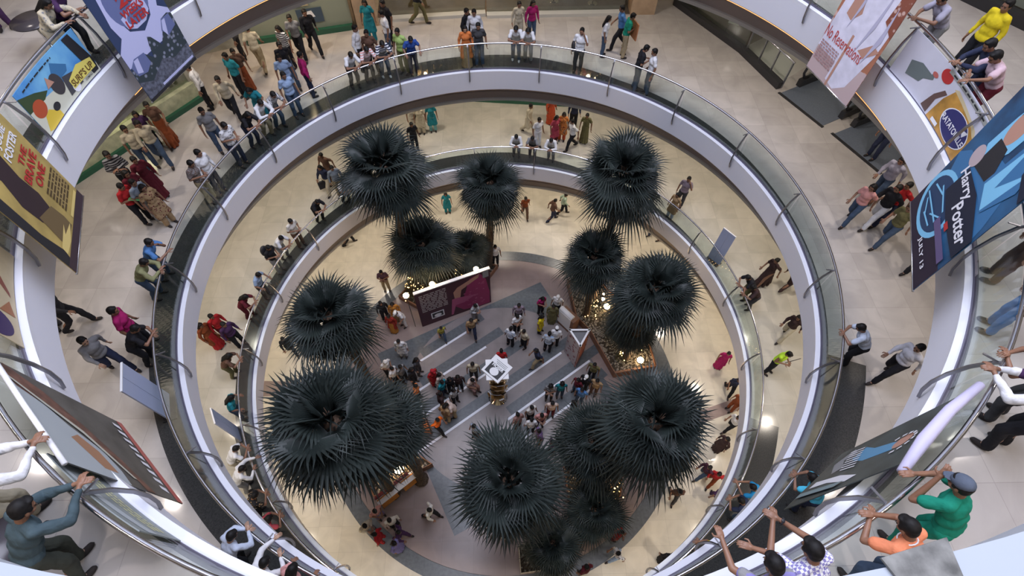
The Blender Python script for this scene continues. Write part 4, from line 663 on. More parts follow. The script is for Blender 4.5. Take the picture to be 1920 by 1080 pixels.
('person in white cap and white shirt bending next to the orange sari',-4.68,3.41,0,230,1.70,'lean2','short',(0.7, 0.7, 0.72),'trousers',(0.7, 0.7, 0.72),'cap',1,(.75,.75,.75),(.03,.025,.025),0),
('person in red and gold sari below the orange one',-5.14,3.11,0,260,1.60,'stand','kurta',(0.28, 0.03, 0.02),'skirt',(0.45, 0.2, 0.04),'bun',1,(0,0,0),(.03,.025,.025),0),
('person in white tunic and trousers on the slate floor inlay',-4.56,1.81,0,270,1.70,'stand','kurta',(0.7, 0.7, 0.72),'loose',(0.7, 0.7, 0.72),'short',1,(0,0,0),(.03,.025,.025),0),
('person in black and white patterned top before the maroon board',-1.32,3.62,0,320,1.66,'hold','long',('check', (0.7, 0.7, 0.72), (0.014, 0.014, 0.018)),'trousers',(0.24, 0.24, 0.25),'short',1,(0,0,0),(.03,.025,.025),0),
('person in tan shirt and navy trousers seen from behind, centre',-1.42,2.83,0,280,1.74,'walk','short',(0.36, 0.24, 0.13),'trousers',(0.022, 0.028, 0.06),'short',1,(0,0,0),(.03,.025,.025),0),
('person child in black and yellow top walking on the white floor line',-2.81,2.66,0,290,1.30,'walk','short',(0.3, 0.27, 0.05),'trousers',(0.055, 0.085, 0.14),'short',1,(0,0,0),(.03,.025,.025),0),
('person in light blue and white striped shirt, centre group',0.34,2.27,0,60,1.70,'stand','short',('stripe', (0.28, 0.38, 0.56), (0.7, 0.7, 0.72)),'trousers',(0.014, 0.014, 0.018),'short',1,(0,0,0),(.03,.025,.025),0),
('person in pale mauve shirt at the top of the centre group',0.76,3.56,0,270,1.70,'stand','long',(0.26, 0.21, 0.26),'trousers',(0.014, 0.014, 0.018),'short',1,(0,0,0),(.03,.025,.025),0),
('person in white T-shirt in the centre group',0.65,2.95,0,300,1.74,'fold','short',(0.7, 0.7, 0.72),'trousers',(0.014, 0.014, 0.018),'short',1,(0,0,0),(.5,.5,.5),0),
('person in cream shirt and black trousers, centre group',0.98,2.20,0,220,1.70,'stand','short',(0.52, 0.46, 0.34),'trousers',(0.014, 0.014, 0.018),'short',1,(0,0,0),(.03,.025,.025),0),
('person in black and magenta top, left of the upper white cap',1.84,4.00,0,300,1.62,'hold','short',('voronoi', (0.36, 0.015, 0.12), (0.014, 0.014, 0.018)),'trousers',(0.014, 0.014, 0.018),'long',1,(0,0,0),(.03,.025,.025),0),
('person in white cap and T-shirt, upper one beside the triangular stand',2.60,3.99,0,250,1.70,'stand','short',(0.7, 0.7, 0.72),'trousers',(0.014, 0.014, 0.018),'cap',1,(.75,.75,.75),(.03,.025,.025),0),
('person in olive brown long tunic near the triangular stand',2.35,3.50,0,260,1.66,'stand','kurta',(0.14, 0.13, 0.06),'skirt',(0.14, 0.13, 0.06),'short',1,(0,0,0),(.03,.025,.025),0),
('person in bright yellow top in the centre',1.76,2.98,0,330,1.60,'stand','kshort',(0.7, 0.55, 0.02),'loose',(0.014, 0.014, 0.018),'long',1,(0,0,0),(.03,.025,.025),0),
('person in white cap and T-shirt, lower one beside the triangular stand',2.41,2.24,0,80,1.70,'stand','short',(0.7, 0.7, 0.72),'trousers',(0.014, 0.014, 0.018),'cap',1,(.75,.75,.75),(.03,.025,.025),0),
('person in pale striped shirt left of the lower white cap',2.05,1.95,0,70,1.76,'stand','short',('stripe', (0.66, 0.64, 0.6), (0.28, 0.38, 0.56)),'trousers',(0.014, 0.014, 0.018),'short',1,(0,0,0),(.03,.025,.025),0),
('person in navy polo shirt and khaki trousers stepping left',1.55,1.25,0,200,1.70,'walk','short',(0.022, 0.028, 0.06),'trousers',(0.36, 0.29, 0.18),'short',1,(0,0,0),(.03,.025,.025),0),
('person in red shirt behind the star topped display',-0.07,1.22,0,90,1.62,'stand','short',(0.42, 0.02, 0.025),'trousers',(0.42, 0.02, 0.025),'short',1,(0,0,0),(.03,.025,.025),0),
('person in olive shirt right of the triangular stand',3.95,0.58,0,240,1.66,'stand','short',(0.14, 0.13, 0.06),'trousers',(0.014, 0.014, 0.018),'short',1,(0,0,0),(.03,.025,.025),0),
('person in black with white cap in the right hand cluster',3.55,0.03,0,230,1.66,'stand','short',(0.014, 0.014, 0.018),'trousers',(0.014, 0.014, 0.018),'cap',1,(.75,.75,.75),(.03,.025,.025),0),
('person in tan scarf and brown jacket, right hand cluster',3.98,-0.16,0,240,1.68,'stand','short',(0.36, 0.24, 0.13),'trousers',(0.12, 0.065, 0.045),'short',1,(0,0,0),(.03,.025,.025),0),
('person in blue shirt at the front of the right hand cluster',3.31,-0.54,0,240,1.66,'stand','short',(0.08, 0.2, 0.45),'trousers',(0.055, 0.085, 0.14),'short',1,(0,0,0),(.03,.025,.025),0),
('person dark haired in maroon, between blue shirt and white cap',3.20,-0.09,0,220,1.60,'stand','short',(0.12, 0.015, 0.025),'trousers',(0.055, 0.085, 0.14),'long',1,(0,0,0),(.03,.025,.025),0),
('person with big curly hair and arms folded, right cluster',1.99,-0.37,0,260,1.64,'fold','short',('voronoi', (0.24, 0.24, 0.25), (0.014, 0.014, 0.018)),'trousers',(0.014, 0.014, 0.018),'curly',1,(0,0,0),(.03,.025,.025),0),
('person in bright teal top, right of the big curly hair',2.47,-0.25,0,270,1.62,'stand','short',(0.02, 0.22, 0.27),'trousers',(0.055, 0.085, 0.14),'curly',1,(0,0,0),(.03,.025,.025),0),
('person in peach white shirt below the curly haired one',2.01,-1.11,0,270,1.70,'stand','short',(0.62, 0.5, 0.44),'trousers',(0.12, 0.015, 0.025),'short',1,(0,0,0),(.03,.025,.025),0),
('person in white shirt with black trousers by the white floor line',1.13,-1.28,0,300,1.70,'stand','vest',(0.66, 0.64, 0.6),'trousers',(0.014, 0.014, 0.018),'short',1,(0,0,0),(.03,.025,.025),0),
('person in pink shirt in the lower right cluster',1.53,-1.54,0,280,1.68,'hold','short',(0.62, 0.3, 0.28),'trousers',(0.06, 0.025, 0.08),'short',1,(0,0,0),(.03,.025,.025),0),
('person in dusty pink brown shirt, left end of the lower cluster',0.60,-1.63,0,120,1.64,'stand','short',(0.3, 0.17, 0.15),'trousers',(0.12, 0.065, 0.045),'short',1,(0,0,0),(.03,.025,.025),0),
('person in white with black straps above the bottom centre palm',1.13,-1.84,0,90,1.60,'stand','short',(0.7, 0.7, 0.72),'trousers',(0.014, 0.014, 0.018),'short',1,(0,0,0),(.03,.025,.025),0),
('person with long black hair and white trim, beside the squeezed palm',2.93,-1.13,0,160,1.64,'stand','short',(0.014, 0.014, 0.018),'trousers',(0.014, 0.014, 0.018),'long',1,(0,0,0),(.03,.025,.025),0),
('person in maroon checked shirt next to bottom centre palm tip',1.45,-2.26,0,200,1.66,'stand','short',('check', (0.12, 0.015, 0.025), (0.22, 0.2, 0.45)),'trousers',(0.14, 0.13, 0.06),'short',1,(0,0,0),(.03,.025,.025),0),
('person in dark purple between two palm crowns',1.96,-2.69,0,200,1.60,'stand','short',(0.06, 0.025, 0.08),'trousers',(0.014, 0.014, 0.018),'long',1,(0,0,0),(.03,.025,.025),0),
('person in white cap and shirt at left end of the seated side crowd',-5.11,0.86,0,320,1.70,'hold','short',(0.7, 0.7, 0.72),'trousers',(0.014, 0.014, 0.018),'cap',1,(.75,.75,.75),(.03,.025,.025),0),
('person in white shirt beside the left white cap',-4.76,0.51,0,340,1.66,'stand','short',(0.7, 0.7, 0.72),'trousers',(0.014, 0.014, 0.018),'short',1,(0,0,0),(.03,.025,.025),0),
('person in black striped shirt, left crowd',-4.41,0.58,0,330,1.70,'stand','short',('stripe', (0.014, 0.014, 0.018), (0.24, 0.24, 0.25)),'trousers',(0.014, 0.014, 0.018),'short',1,(0,0,0),(.03,.025,.025),0),
('person with long black hair and black top, left crowd',-3.95,0.48,0,340,1.62,'stand','long',(0.014, 0.014, 0.018),'trousers',(0.014, 0.014, 0.018),'long',1,(0,0,0),(.03,.025,.025),0),
('person in charcoal with long hair, top of the left crowd',-3.78,0.91,0,350,1.64,'stand','long',(0.05, 0.05, 0.055),'trousers',(0.05, 0.05, 0.055),'long',1,(0,0,0),(.03,.025,.025),0),
('person in red clothes and red head scarf, left crowd',-3.05,0.41,0,320,1.62,'stand','kshort',(0.42, 0.02, 0.025),'loose',(0.42, 0.02, 0.025),'cap',1,(.4,.02,.03),(.03,.025,.025),0),
('person in pale peach shawl right of the red head scarf',-2.74,0.23,0,340,1.60,'stand','long',(0.62, 0.5, 0.44),'trousers',(0.52, 0.46, 0.34),'long',1,(0,0,0),(.03,.025,.025),0),
('person in teal shirt, left crowd',-2.61,-0.11,0,330,1.64,'stand','short',(0.02, 0.22, 0.27),'trousers',(0.022, 0.028, 0.06),'short',1,(0,0,0),(.03,.025,.025),0),
('person in black, left of the two dark heads in the left crowd',-2.28,0.04,0,300,1.62,'stand','long',(0.014, 0.014, 0.018),'trousers',(0.014, 0.014, 0.018),'long',1,(0,0,0),(.03,.025,.025),0),
('person in dark brown, right of the two dark heads in the left crowd',-1.93,0.13,0,280,1.62,'stand','long',(0.05, 0.028, 0.028),'trousers',(0.014, 0.014, 0.018),'long',1,(0,0,0),(.03,.025,.025),0),
('person in cream shirt with hands down, left of the star topped display',-1.30,0.66,0,270,1.74,'stand','short',(0.52, 0.46, 0.34),'trousers',(0.05, 0.05, 0.055),'short',1,(0,0,0),(.03,.025,.025),0),
('person in pale shirt crouching below the cream shirt',-1.45,0.18,0,320,1.70,'sit','short',(0.62, 0.5, 0.44),'trousers',(0.3, 0.17, 0.15),'short',1,(0,0,0),(.03,.025,.025),0),
('person in orange red shirt above the left poster wedge',-3.70,-0.31,0,0,1.66,'stand','short',(0.6, 0.18, 0.05),'trousers',(0.014, 0.014, 0.018),'short',1,(0,0,0),(.03,.025,.025),0),
('person in dark brown shirt in the lower left crowd',-2.65,-0.71,0,30,1.68,'stand','short',(0.05, 0.028, 0.028),'trousers',(0.14, 0.13, 0.06),'short',1,(0,0,0),(.03,.025,.025),0),
('person in black and white top above the pinkish stooper',-2.10,-0.46,0,320,1.62,'stand','short',('check', (0.014, 0.014, 0.018), (0.7, 0.7, 0.72)),'trousers',(0.014, 0.014, 0.018),'long',1,(0,0,0),(.03,.025,.025),0),
('person in pinkish white shirt stooping, lower left crowd',-2.10,-1.04,0,200,1.68,'lean2','short',(0.62, 0.5, 0.44),'trousers',(0.36, 0.29, 0.18),'short',1,(0,0,0),(.03,.025,.025),0),
('person in tan shirt with back turned, lower left crowd',-2.43,-1.28,0,60,1.70,'stand','short',(0.36, 0.24, 0.13),'trousers',(0.36, 0.29, 0.18),'short',1,(0,0,0),(.03,.025,.025),0),
('person in vivid orange shirt walking past the poster wedge',-2.73,-1.72,0,330,1.66,'walkb','short',(0.85, 0.17, 0.02),'trousers',(0.014, 0.014, 0.018),'short',1,(0,0,0),(.03,.025,.025),0),
('person in light blue checked shirt left of the bottom centre palm',-1.16,-2.00,0,230,1.66,'stand','short',('check', (0.28, 0.38, 0.56), (0.24, 0.24, 0.25)),'trousers',(0.05, 0.05, 0.055),'short',1,(0,0,0),(.03,.025,.025),0),
('person in pink flowered shirt under the orange fronted planter',-4.83,-5.06,0,320,1.66,'hold','short',('voronoi', (0.62, 0.3, 0.28), (0.7, 0.7, 0.72)),'trousers',(0.22, 0.2, 0.45),'short',1,(0,0,0),(.03,.025,.025),0),
('person in cream shawl on the floor ring, lower left group',-5.13,-5.55,0,320,1.68,'hold','long',(0.55, 0.5, 0.4),'trousers',(0.24, 0.24, 0.25),'short',1,(0,0,0),(.03,.025,.025),0),
('person in white shirt and black waistcoat, lower left group',-4.21,-5.40,0,300,1.66,'stand','long',(0.66, 0.64, 0.6),'trousers',(0.014, 0.014, 0.018),'short',1,(0,0,0),(.03,.025,.025),0),
('person in bright red, lower left group',-4.62,-5.90,0,180,1.62,'stand','long',(0.42, 0.02, 0.025),'trousers',(0.42, 0.02, 0.025),'short',1,(0,0,0),(.03,.025,.025),0),
('person in dark purple top, right of the lower left group',-3.91,-5.83,0,350,1.62,'walk','long',(0.06, 0.025, 0.08),'trousers',(0.06, 0.025, 0.08),'short',1,(0,0,0),(.03,.025,.025),0),
('person in lavender blue dress at the bottom of lower left group',-3.98,-6.19,0,340,1.60,'stand','kurta',(0.22, 0.2, 0.45),'skirt',(0.22, 0.2, 0.45),'long',1,(0,0,0),(.03,.025,.025),0),
('person in white shirt with papers walking alone, lower centre',-2.84,-5.10,0,340,1.70,'walk','long',(0.66, 0.64, 0.6),'trousers',(0.014, 0.014, 0.018),'short',1,(0,0,0),(.03,.025,.025),0),
('person in teal dress at the far side between two palm crowns',-2.95,10.51,0,280,1.60,'stand','kshort',(0.02, 0.22, 0.27),'loose',(0.02, 0.22, 0.27),'long',1,(0,0,0),(.03,.025,.025),0),
('person in black trousers, upper body hidden, far left ground floor',-8.04,8.34,0,20,1.70,'walk','long',(0.014, 0.014, 0.018),'trousers',(0.014, 0.014, 0.018),'short',1,(0,0,0),(.03,.025,.025),0),
('person in rusty brown shirt standing at the far side of ground floor',1.28,10.14,0,280,1.66,'walk','short',(0.24, 0.06, 0.02),'trousers',(0.12, 0.065, 0.045),'short',1,(0,0,0),(.03,.025,.025),0),
('person in brown shirt striding right at the far side',2.75,9.83,0,20,1.70,'walk','short',(0.12, 0.065, 0.045),'trousers',(0.022, 0.028, 0.06),'short',1,(0,0,0),(.03,.025,.025),0),
('person in pale green shirt striding ahead of the brown shirt',3.35,10.30,0,0,1.66,'walk','long',(0.35, 0.45, 0.36),'trousers',(0.014, 0.014, 0.018),'short',1,(0,0,0),(.03,.025,.025),0),
('person in dark trousers, upper body hidden, left of two below the right gallery',8.13,8.86,0,200,1.70,'walk','long',(0.014, 0.014, 0.018),'trousers',(0.022, 0.028, 0.06),'short',1,(0,0,0),(.03,.025,.025),0),
('person in brown trousers, upper body hidden, right of two below the right gallery',8.59,8.53,0,200,1.68,'walk','long',(0.05, 0.028, 0.028),'trousers',(0.12, 0.065, 0.045),'short',1,(0,0,0),(.03,.025,.025),0),
('person in dark brown behind the slender palm trunk',-1.00,7.62,0,270,1.68,'stand','short',(0.12, 0.065, 0.045),'trousers',(0.014, 0.014, 0.018),'short',1,(0,0,0),(.03,.025,.025),0),
('person in white shirt right of the slender palm trunk',-0.33,6.93,0,280,1.70,'stand','short',(0.7, 0.7, 0.72),'trousers',(0.014, 0.014, 0.018),'short',1,(0,0,0),(.03,.025,.025),0),
('person in black, mostly hidden behind the left palm',-9.66,2.03,0,300,1.70,'walk','long',(0.014, 0.014, 0.018),'trousers',(0.014, 0.014, 0.018),'short',1,(0,0,0),(.03,.025,.025),0),
('person dark haired in maroon at the bottom edge of the ground floor',2.86,-7.12,0,120,1.66,'stand','short',(0.12, 0.015, 0.025),'trousers',(0.014, 0.014, 0.018),'short',1,(0,0,0),(.03,.025,.025),0),
('person close, in dark blue grey shirt with hands clasped over top railing, bottom left',-4.80,-7.78,3,58,1.72,'clasp','long',(0.055, 0.085, 0.1),'trousers',(0.05, 0.055, 0.045),'short',1,(0,0,0),(.03,.025,.025),1),
('person in loose white shirt at the left frame edge, close on top railing',-5.54,-7.28,3,52,1.70,'clasp','long',(0.7, 0.7, 0.72),'trousers',(0.52, 0.46, 0.34),'short',1,(0,0,0),(.03,.025,.025),1),
('person in white and violet plaid shirt, hands clasped with a wristwatch, bottom right',2.99,-8.30,3,109,1.70,'clasp','short',('check', (0.7, 0.7, 0.72), (0.22, 0.2, 0.45)),'trousers',(0.055, 0.085, 0.14),'short',1,(0,0,0),(.03,.025,.025),1),
('person at the bottom edge, bare arm pointing over the top railing',2.60,-8.43,3,107,1.66,'reach','short',('stripe', (0.24, 0.24, 0.25), (0.22, 0.2, 0.45)),'trousers',(0.014, 0.014, 0.018),'short',1,(0,0,0),(.03,.025,.025),1),
('person close, in salmon orange T-shirt leaning on the top railing, lower right',4.04,-8.11,3,116,1.66,'lean','short',(0.72, 0.24, 0.12),'trousers',(0.055, 0.085, 0.14),'short',1,(0,0,0),(.03,.025,.025),1),
('person close, in green polo shirt and blue grey cap, hand at chin',4.68,-7.71,3,121,1.72,'chin','short',(0.01, 0.23, 0.15),'trousers',(0.01, 0.23, 0.15),'cap',1,(.09,.11,.15),(.03,.025,.025),1),
('person in white shirt and black trousers at the right frame edge',6.36,-6.57,3,134,1.74,'clasp','long',(0.7, 0.7, 0.72),'trousers',(0.014, 0.014, 0.018),'short',1,(0,0,0),(.03,.025,.025),1),
('person in grey lilac shirt with forearms on the top railing, top right',9.00,1.62,3,190,1.70,'clasp','short',(0.33, 0.32, 0.4),'trousers',(0.24, 0.24, 0.25),'short',1,(0,0,0),(.03,.025,.025),0),
('person in yellow shirt standing back from the top railing, top right',9.75,1.13,3,200,1.70,'stand','long',(0.7, 0.55, 0.02),'trousers',(0.014, 0.014, 0.018),'short',1,(0,0,0),(.03,.025,.025),0),
('person in dark navy jacket leaning on top railing above the white poster',9.14,0.03,3,180,1.70,'clasp','long',(0.022, 0.028, 0.06),'trousers',(0.022, 0.028, 0.06),'short',1,(0,0,0),(.03,.025,.025),0),
('person in white and maroon T-shirt leaning on top railing, upper right',9.08,-0.33,3,178,1.70,'reach','short',(0.55, 0.4, 0.45),'trousers',(0.12, 0.015, 0.025),'short',1,(0,0,0),(.03,.025,.025),0),
('person in patterned pink grey blouse resting on top railing, right edge',8.90,-1.81,3,168,1.62,'reach','short',('voronoi', (0.62, 0.3, 0.28), (0.24, 0.24, 0.25)),'trousers',(0.06, 0.025, 0.08),'long',1,(0,0,0),(.03,.025,.025),0),
('person in pale printed tunic bent over the top railing, top left',-8.94,1.63,3,349,1.62,'reach','long',('voronoi', (0.52, 0.46, 0.34), (0.24, 0.24, 0.25)),'loose',(0.52, 0.46, 0.34),'long',1,(0,0,0),(.03,.025,.025),0),
('person in dark plum shirt with bare arm on the top railing, top left',-8.86,2.01,3,347,1.70,'reach','short',(0.06, 0.025, 0.08),'trousers',(0.014, 0.014, 0.018),'short',1,(0,0,0),(.03,.025,.025),0),
('person in dark trousers at the top left corner, only legs in view',-11.28,3.08,3,300,1.70,'stand','long',(0.06, 0.025, 0.08),'trousers',(0.06, 0.025, 0.08),'short',1,(0,0,0),(.03,.025,.025),0),
('person in olive shirt behind the glass under the blue banner',7.90,-4.06,3,152,1.70,'stand','short',(0.14, 0.13, 0.06),'trousers',(0.12, 0.065, 0.045),'short',1,(0,0,0),(.03,.025,.025),0),
('person in brown top and blue trousers behind the right glass',7.36,-4.98,3,145,1.66,'stand','long',(0.12, 0.065, 0.045),'trousers',(0.08, 0.2, 0.45),'long',1,(0,0,0),(.03,.025,.025),0),
('person dark haired, in plum, at the right frame edge above the white shirt',6.60,-6.21,3,136,1.68,'lean','short',(0.06, 0.025, 0.08),'trousers',(0.05, 0.05, 0.055),'short',1,(0,0,0),(.03,.025,.025),0),
('person with dark hair and bright cyan T-shirt on the middle railing, lower right',6.12,-6.56,2,133,1.64,'lean','short',(0.08, 0.5, 0.72),'trousers',(0.022, 0.028, 0.06),'long',1,(0,0,0),(.03,.025,.025),0),
]
GRP = ['visitors on the ground floor', 'visitors on the lowest gallery', 'visitors on the middle gallery', 'visitors on the top gallery']
for (lb, x, y, lv, fc, h, ps, tp, tc, bt, bc, hr, sk, sc, sh, he) in PEOPLE:
    person(lb, x, y, (.013, Z1, Z2, Z3)[lv], fc, h, ps, tp, tc, bt, bc, hr, sk, GRP[lv], sc, sh, bool(he))
# ------------------------------------------------------------------ ground floor props
M_wood = mat('orange_wood', (.42, .17, .07), .5, noise=.2, scale=5); M_wood2 = mat('brown_board', (.22, .11, .065), .6, noise=.2, scale=5); M_soil = mat('dark_soil', (.035, .028, .02), .95, noise=.5, scale=12)
M_peb = mat('white_pebbles', (.24, .23, .21), .8, noise=.3, scale=20); M_bulb = mat('warm_bulb', (1, .7, .4), .4, emit=(1, .62, .25), es=5); M_lampg = mat('lamp_glass', (1, .85, .6), .4, emit=(1, .66, .32), es=45)
M_bush = mat('dark_shrub', (.03, .035, .018), .8, noise=.5, scale=10); M_chrome = mat('chrome', (.7, .7, .7), .12, 1); M_gold = mat('gold', (.6, .38, .16), .25, .9); M_paper = mat('white_card', (.82, .82, .84), .6)
M_maroon = mat('maroon_print', (.055, .012, .024), .55); M_palebl = mat('pale_blue_board', (.40, .45, .62), .5)
def pile(parent, pts, z, n, name='pebbles', s=.05, m=None, hull=None):
    mb = MB(); R = random.Random(n); xs = [q[0] for q in pts]; ys = [q[1] for q in pts]
    def inside(x, y):
        c = False
        for (x0, y0), (x1, y1) in zip(pts, pts[1:]+pts[:1]):
            if (y0 > y) != (y1 > y) and x < (x1-x0)*(y-y0)/(y1-y0)+x0: c = not c
        return c
    k = 0
    while k < n:
        x, y = R.uniform(min(xs), max(xs)), R.uniform(min(ys), max(ys))
        if not inside(x, y): continue
        k += 1; r = s*R.uniform(.6, 1.3); b = len(mb.v); a = R.uniform(0, 1)
        v = [(x+r*math.cos(a+i*1.57), y+r*math.sin(a+i*1.57), z) for i in range(4)]+[(x, y, z+r*.6)]
        mb.add(v, [(0, 1, 4), (1, 2, 4), (2, 3, 4), (3, 0, 4)])
    o = mb.obj(name, m or M_peb, parent); o['kind'] = 'stuff'; return o
def planter(label, pts, h, peb=600, wm=None):
    c = (sum(q[0] for q in pts)/len(pts), sum(q[1] for q in pts)/len(pts)); L = [(x-c[0], y-c[1]) for x, y in pts]
    t_ = thing('planter_bed', label, 'planter', (c[0], c[1], .013)); K = [(x*.965, y*.965) for x, y in L]; n = len(L)
    mb = MB(); v = [(x, y, 0) for x, y in L]+[(x, y, h) for x, y in L]+[(x, y, h) for x, y in K]+[(x, y, h-.12) for x, y in K]; f = []
    for j in range(3): f += [(j*n+i, j*n+(i+1) % n, (j+1)*n+(i+1) % n, (j+1)*n+i) for i in range(n)]
    mb.add(v, f); recalc(mb.obj('wooden_edge', wm or M_wood2, t_))
    mb = MB(); mb.add([(x, y, h-.11) for x, y in K], [tuple(range(n))]); mb.obj('soil', M_soil, t_)
    pile(t_, K, h-.11, peb); return t_
planter('long wood edged bed of white pebbles under the right hand palms', [(3.25, 5.6), (3.5, 3.55), (4.11, 2.74), (4.98, .58), (6.9, .9), (6.75, 2.6), (5.9, 4.1), (4.9, 5.5)], .5, 1500)
planter('wood edged bed under the largest lower left palm, behind the orange fronted table', [(-5.85, -3.27), (-5.11, -4.44), (-3.73, -3.62), (-2.9, -3.2), (-4.3, -2.3)], .5, 260)
planter('bed behind the maroon display board under the upper left palms', [(-5.1, 4.9), (-4.0, 4.2), (-.9, 5.6), (-.2, 6.7), (-1.3, 7.0), (-4.2, 6.2)], .3, 260)
planter('bed with net lights under the lower right palms', [(2.4, -3.2), (4.9, -3.3), (4.6, -4.5), (3.75, -6.0), (2.6, -5.7)], .35, 200)
planter('small cream edged planter at the very bottom, under the low palm', [(.5, -6.2), (2.2, -6.0), (2.3, -6.95), (.55, -7.15)], .35, 60, M_cream)
planter('round stone edged bed under the bottom centre palm', [(.13+.55*math.cos(a*PI/6), -5.48+.55*math.sin(a*PI/6)) for a in range(12)], .3, 60, M_cream)
planter('round stone edged bed under the palm at the left', [(-5.78+.6*math.cos(a*PI/6), .07+.6*math.sin(a*PI/6)) for a in range(12)], .3, 60, M_cream)
def fairy(label, x, y, z, h, r, n, seed=0):
    t_ = thing('lit_shrub', label, 'shrub', (x, y, z), 0, 'shrubs with fairy lights in the palm beds'); R = random.Random(seed+int(x*50)); mb = MB(); b = MB()
    mb.tube([(0, 0, 0), (0, 0, h)], [.03, .01], 5)
    for i in range(int(260*h)):
        f = R.random(); a = R.uniform(0, 6.28); q = r*(1-f)*R.uniform(.4, 1)+.02; c = Vector((q*math.cos(a), q*math.sin(a), h*f)); d = Vector((math.cos(a), math.sin(a), R.uniform(-.3, .8)))*.09; s = d.cross(Vector((0, 0, 1))).normalized()*.022
        mb.add([c-s, c+s, c+d], [(0, 1, 2)])
    for i in range(n):
        f = R.random()**1.2; a = R.uniform(0, 6.28); q = r*(1-f)+.03; ell(b, (q*math.cos(a), q*math.sin(a), h*f+.05), (.028,)*3, None, 5)
    mb.obj('foliage', M_bush, t_); o = b.obj('fairy_lights', M_bulb, t_); o['kind'] = 'stuff'
    if n > 25: lamp('fairy_glow', 'POINT', (x, y-.3, z+h*.6+.1), 2.5, (1, .55, .2), .15)
for i, a in enumerate(((-4.35, 5.05, .2, 1.5, .55, 44, 'tall cone of fairy lights left of the maroon board'), (-3.35, 5.2, .2, .9, .3, 16, 'small lit shrub behind the middle of the maroon board'), (-2.2, 6.2, .2, .7, .3, 8, 'dim lit shrub under the small far palm'),
    (4.4, 3.75, .4, 1.1, .5, 20, 'lit shrub at the upper end of the long pebble bed'), (5.25, 2.75, .4, .7, .5, 8, 'faintly lit shrub in the middle of the long pebble bed'), (5.9, 1.9, .4, .8, .6, 30, 'amber lit shrub beside the broad right palm trunk'), (5.3, 1.35, .4, .4, .3, 5, 'low lit shrub close to the pebble bed edge'),
    (4.15, -4.3, .25, .35, .6, 46, 'net of fairy lights at the edge of the lower right bed'), (3.5, -5.35, .25, .5, .3, 6, 'few sparks of light under the low dark palm'), (-3.75, -3.05, .4, .5, .3, 14, 'small lit shrub above the orange fronted table'), (-4.9, -3.6, .4, .45, .5, 4, 'dark ribbed shrub in the lower left bed'))):
    fairy(a[6], *a[:6], seed=i)
def glamp(label, x, y, z, pw, r=.1, hang=False):
    t_ = thing('garden_lamp', label, 'lamp', (x, y, z if not hang else z), 0, 'warm spot lamps round the palms'); mb = MB()
    mb.lathe([(.0, -.02), (r*1.15, -.02), (r*1.2, .05), (r*.9, .05), (r*.8, 0), (0, 0)], 14); recalc(mb.obj('lamp_housing', M_dark, t_))
    mb = MB(); ell(mb, (0, 0, .07), (r, r, r*.8), None, 12); mb.obj('lamp_glass', M_lampg, t_)
    mb = MB(); mb.tube([(0, 0, -z+.02 if not hang else -.45), (0, 0, -.02)], .018, 6); mb.obj('lamp_pole', M_dark, t_)
    lamp('lamp_light', 'POINT', (x, y, z+.25), pw, (1, .72, .42), .1)
for a in (('glowing lamp at the left end of the maroon board', -4.17, 3.35, 2.75, 42, .13), ('glowing lamp over the middle of the maroon board', -3.05, 3.80, 2.95, 30, .12), ('glowing lamp over the right end of the maroon board', -1.15, 4.57, 2.95, 30, .12),
    ('brightest lamp of the pebble bed, beside the medium palm', 5.0, 3.94, .6, 35, .15), ('small lamp just beyond the brightest pebble bed lamp', 4.87, 4.39, .55, 6, .09), ('tiny lamp farthest in the pebble bed', 4.95, 4.7, .5, 3, .06),
    ('strong lamp at the near end of the pebble bed', 6.17, 1.13, .6, 35, .15), ('round lamp between the shrubs of the pebble bed', 5.53, 2.16, .55, 8, .09), ('round lamp close to the pebble bed edge', 5.51, 1.5, .55, 6, .08),
    ('very bright lamp in the lower left bed', -4.17, -3.45, .7, 60, .2), ('bright lamp in the lower right bed between palm crowns', 3.62, -4.06, .65, 35, .15)): glamp(a[0], *a[1:5], r=a[5])
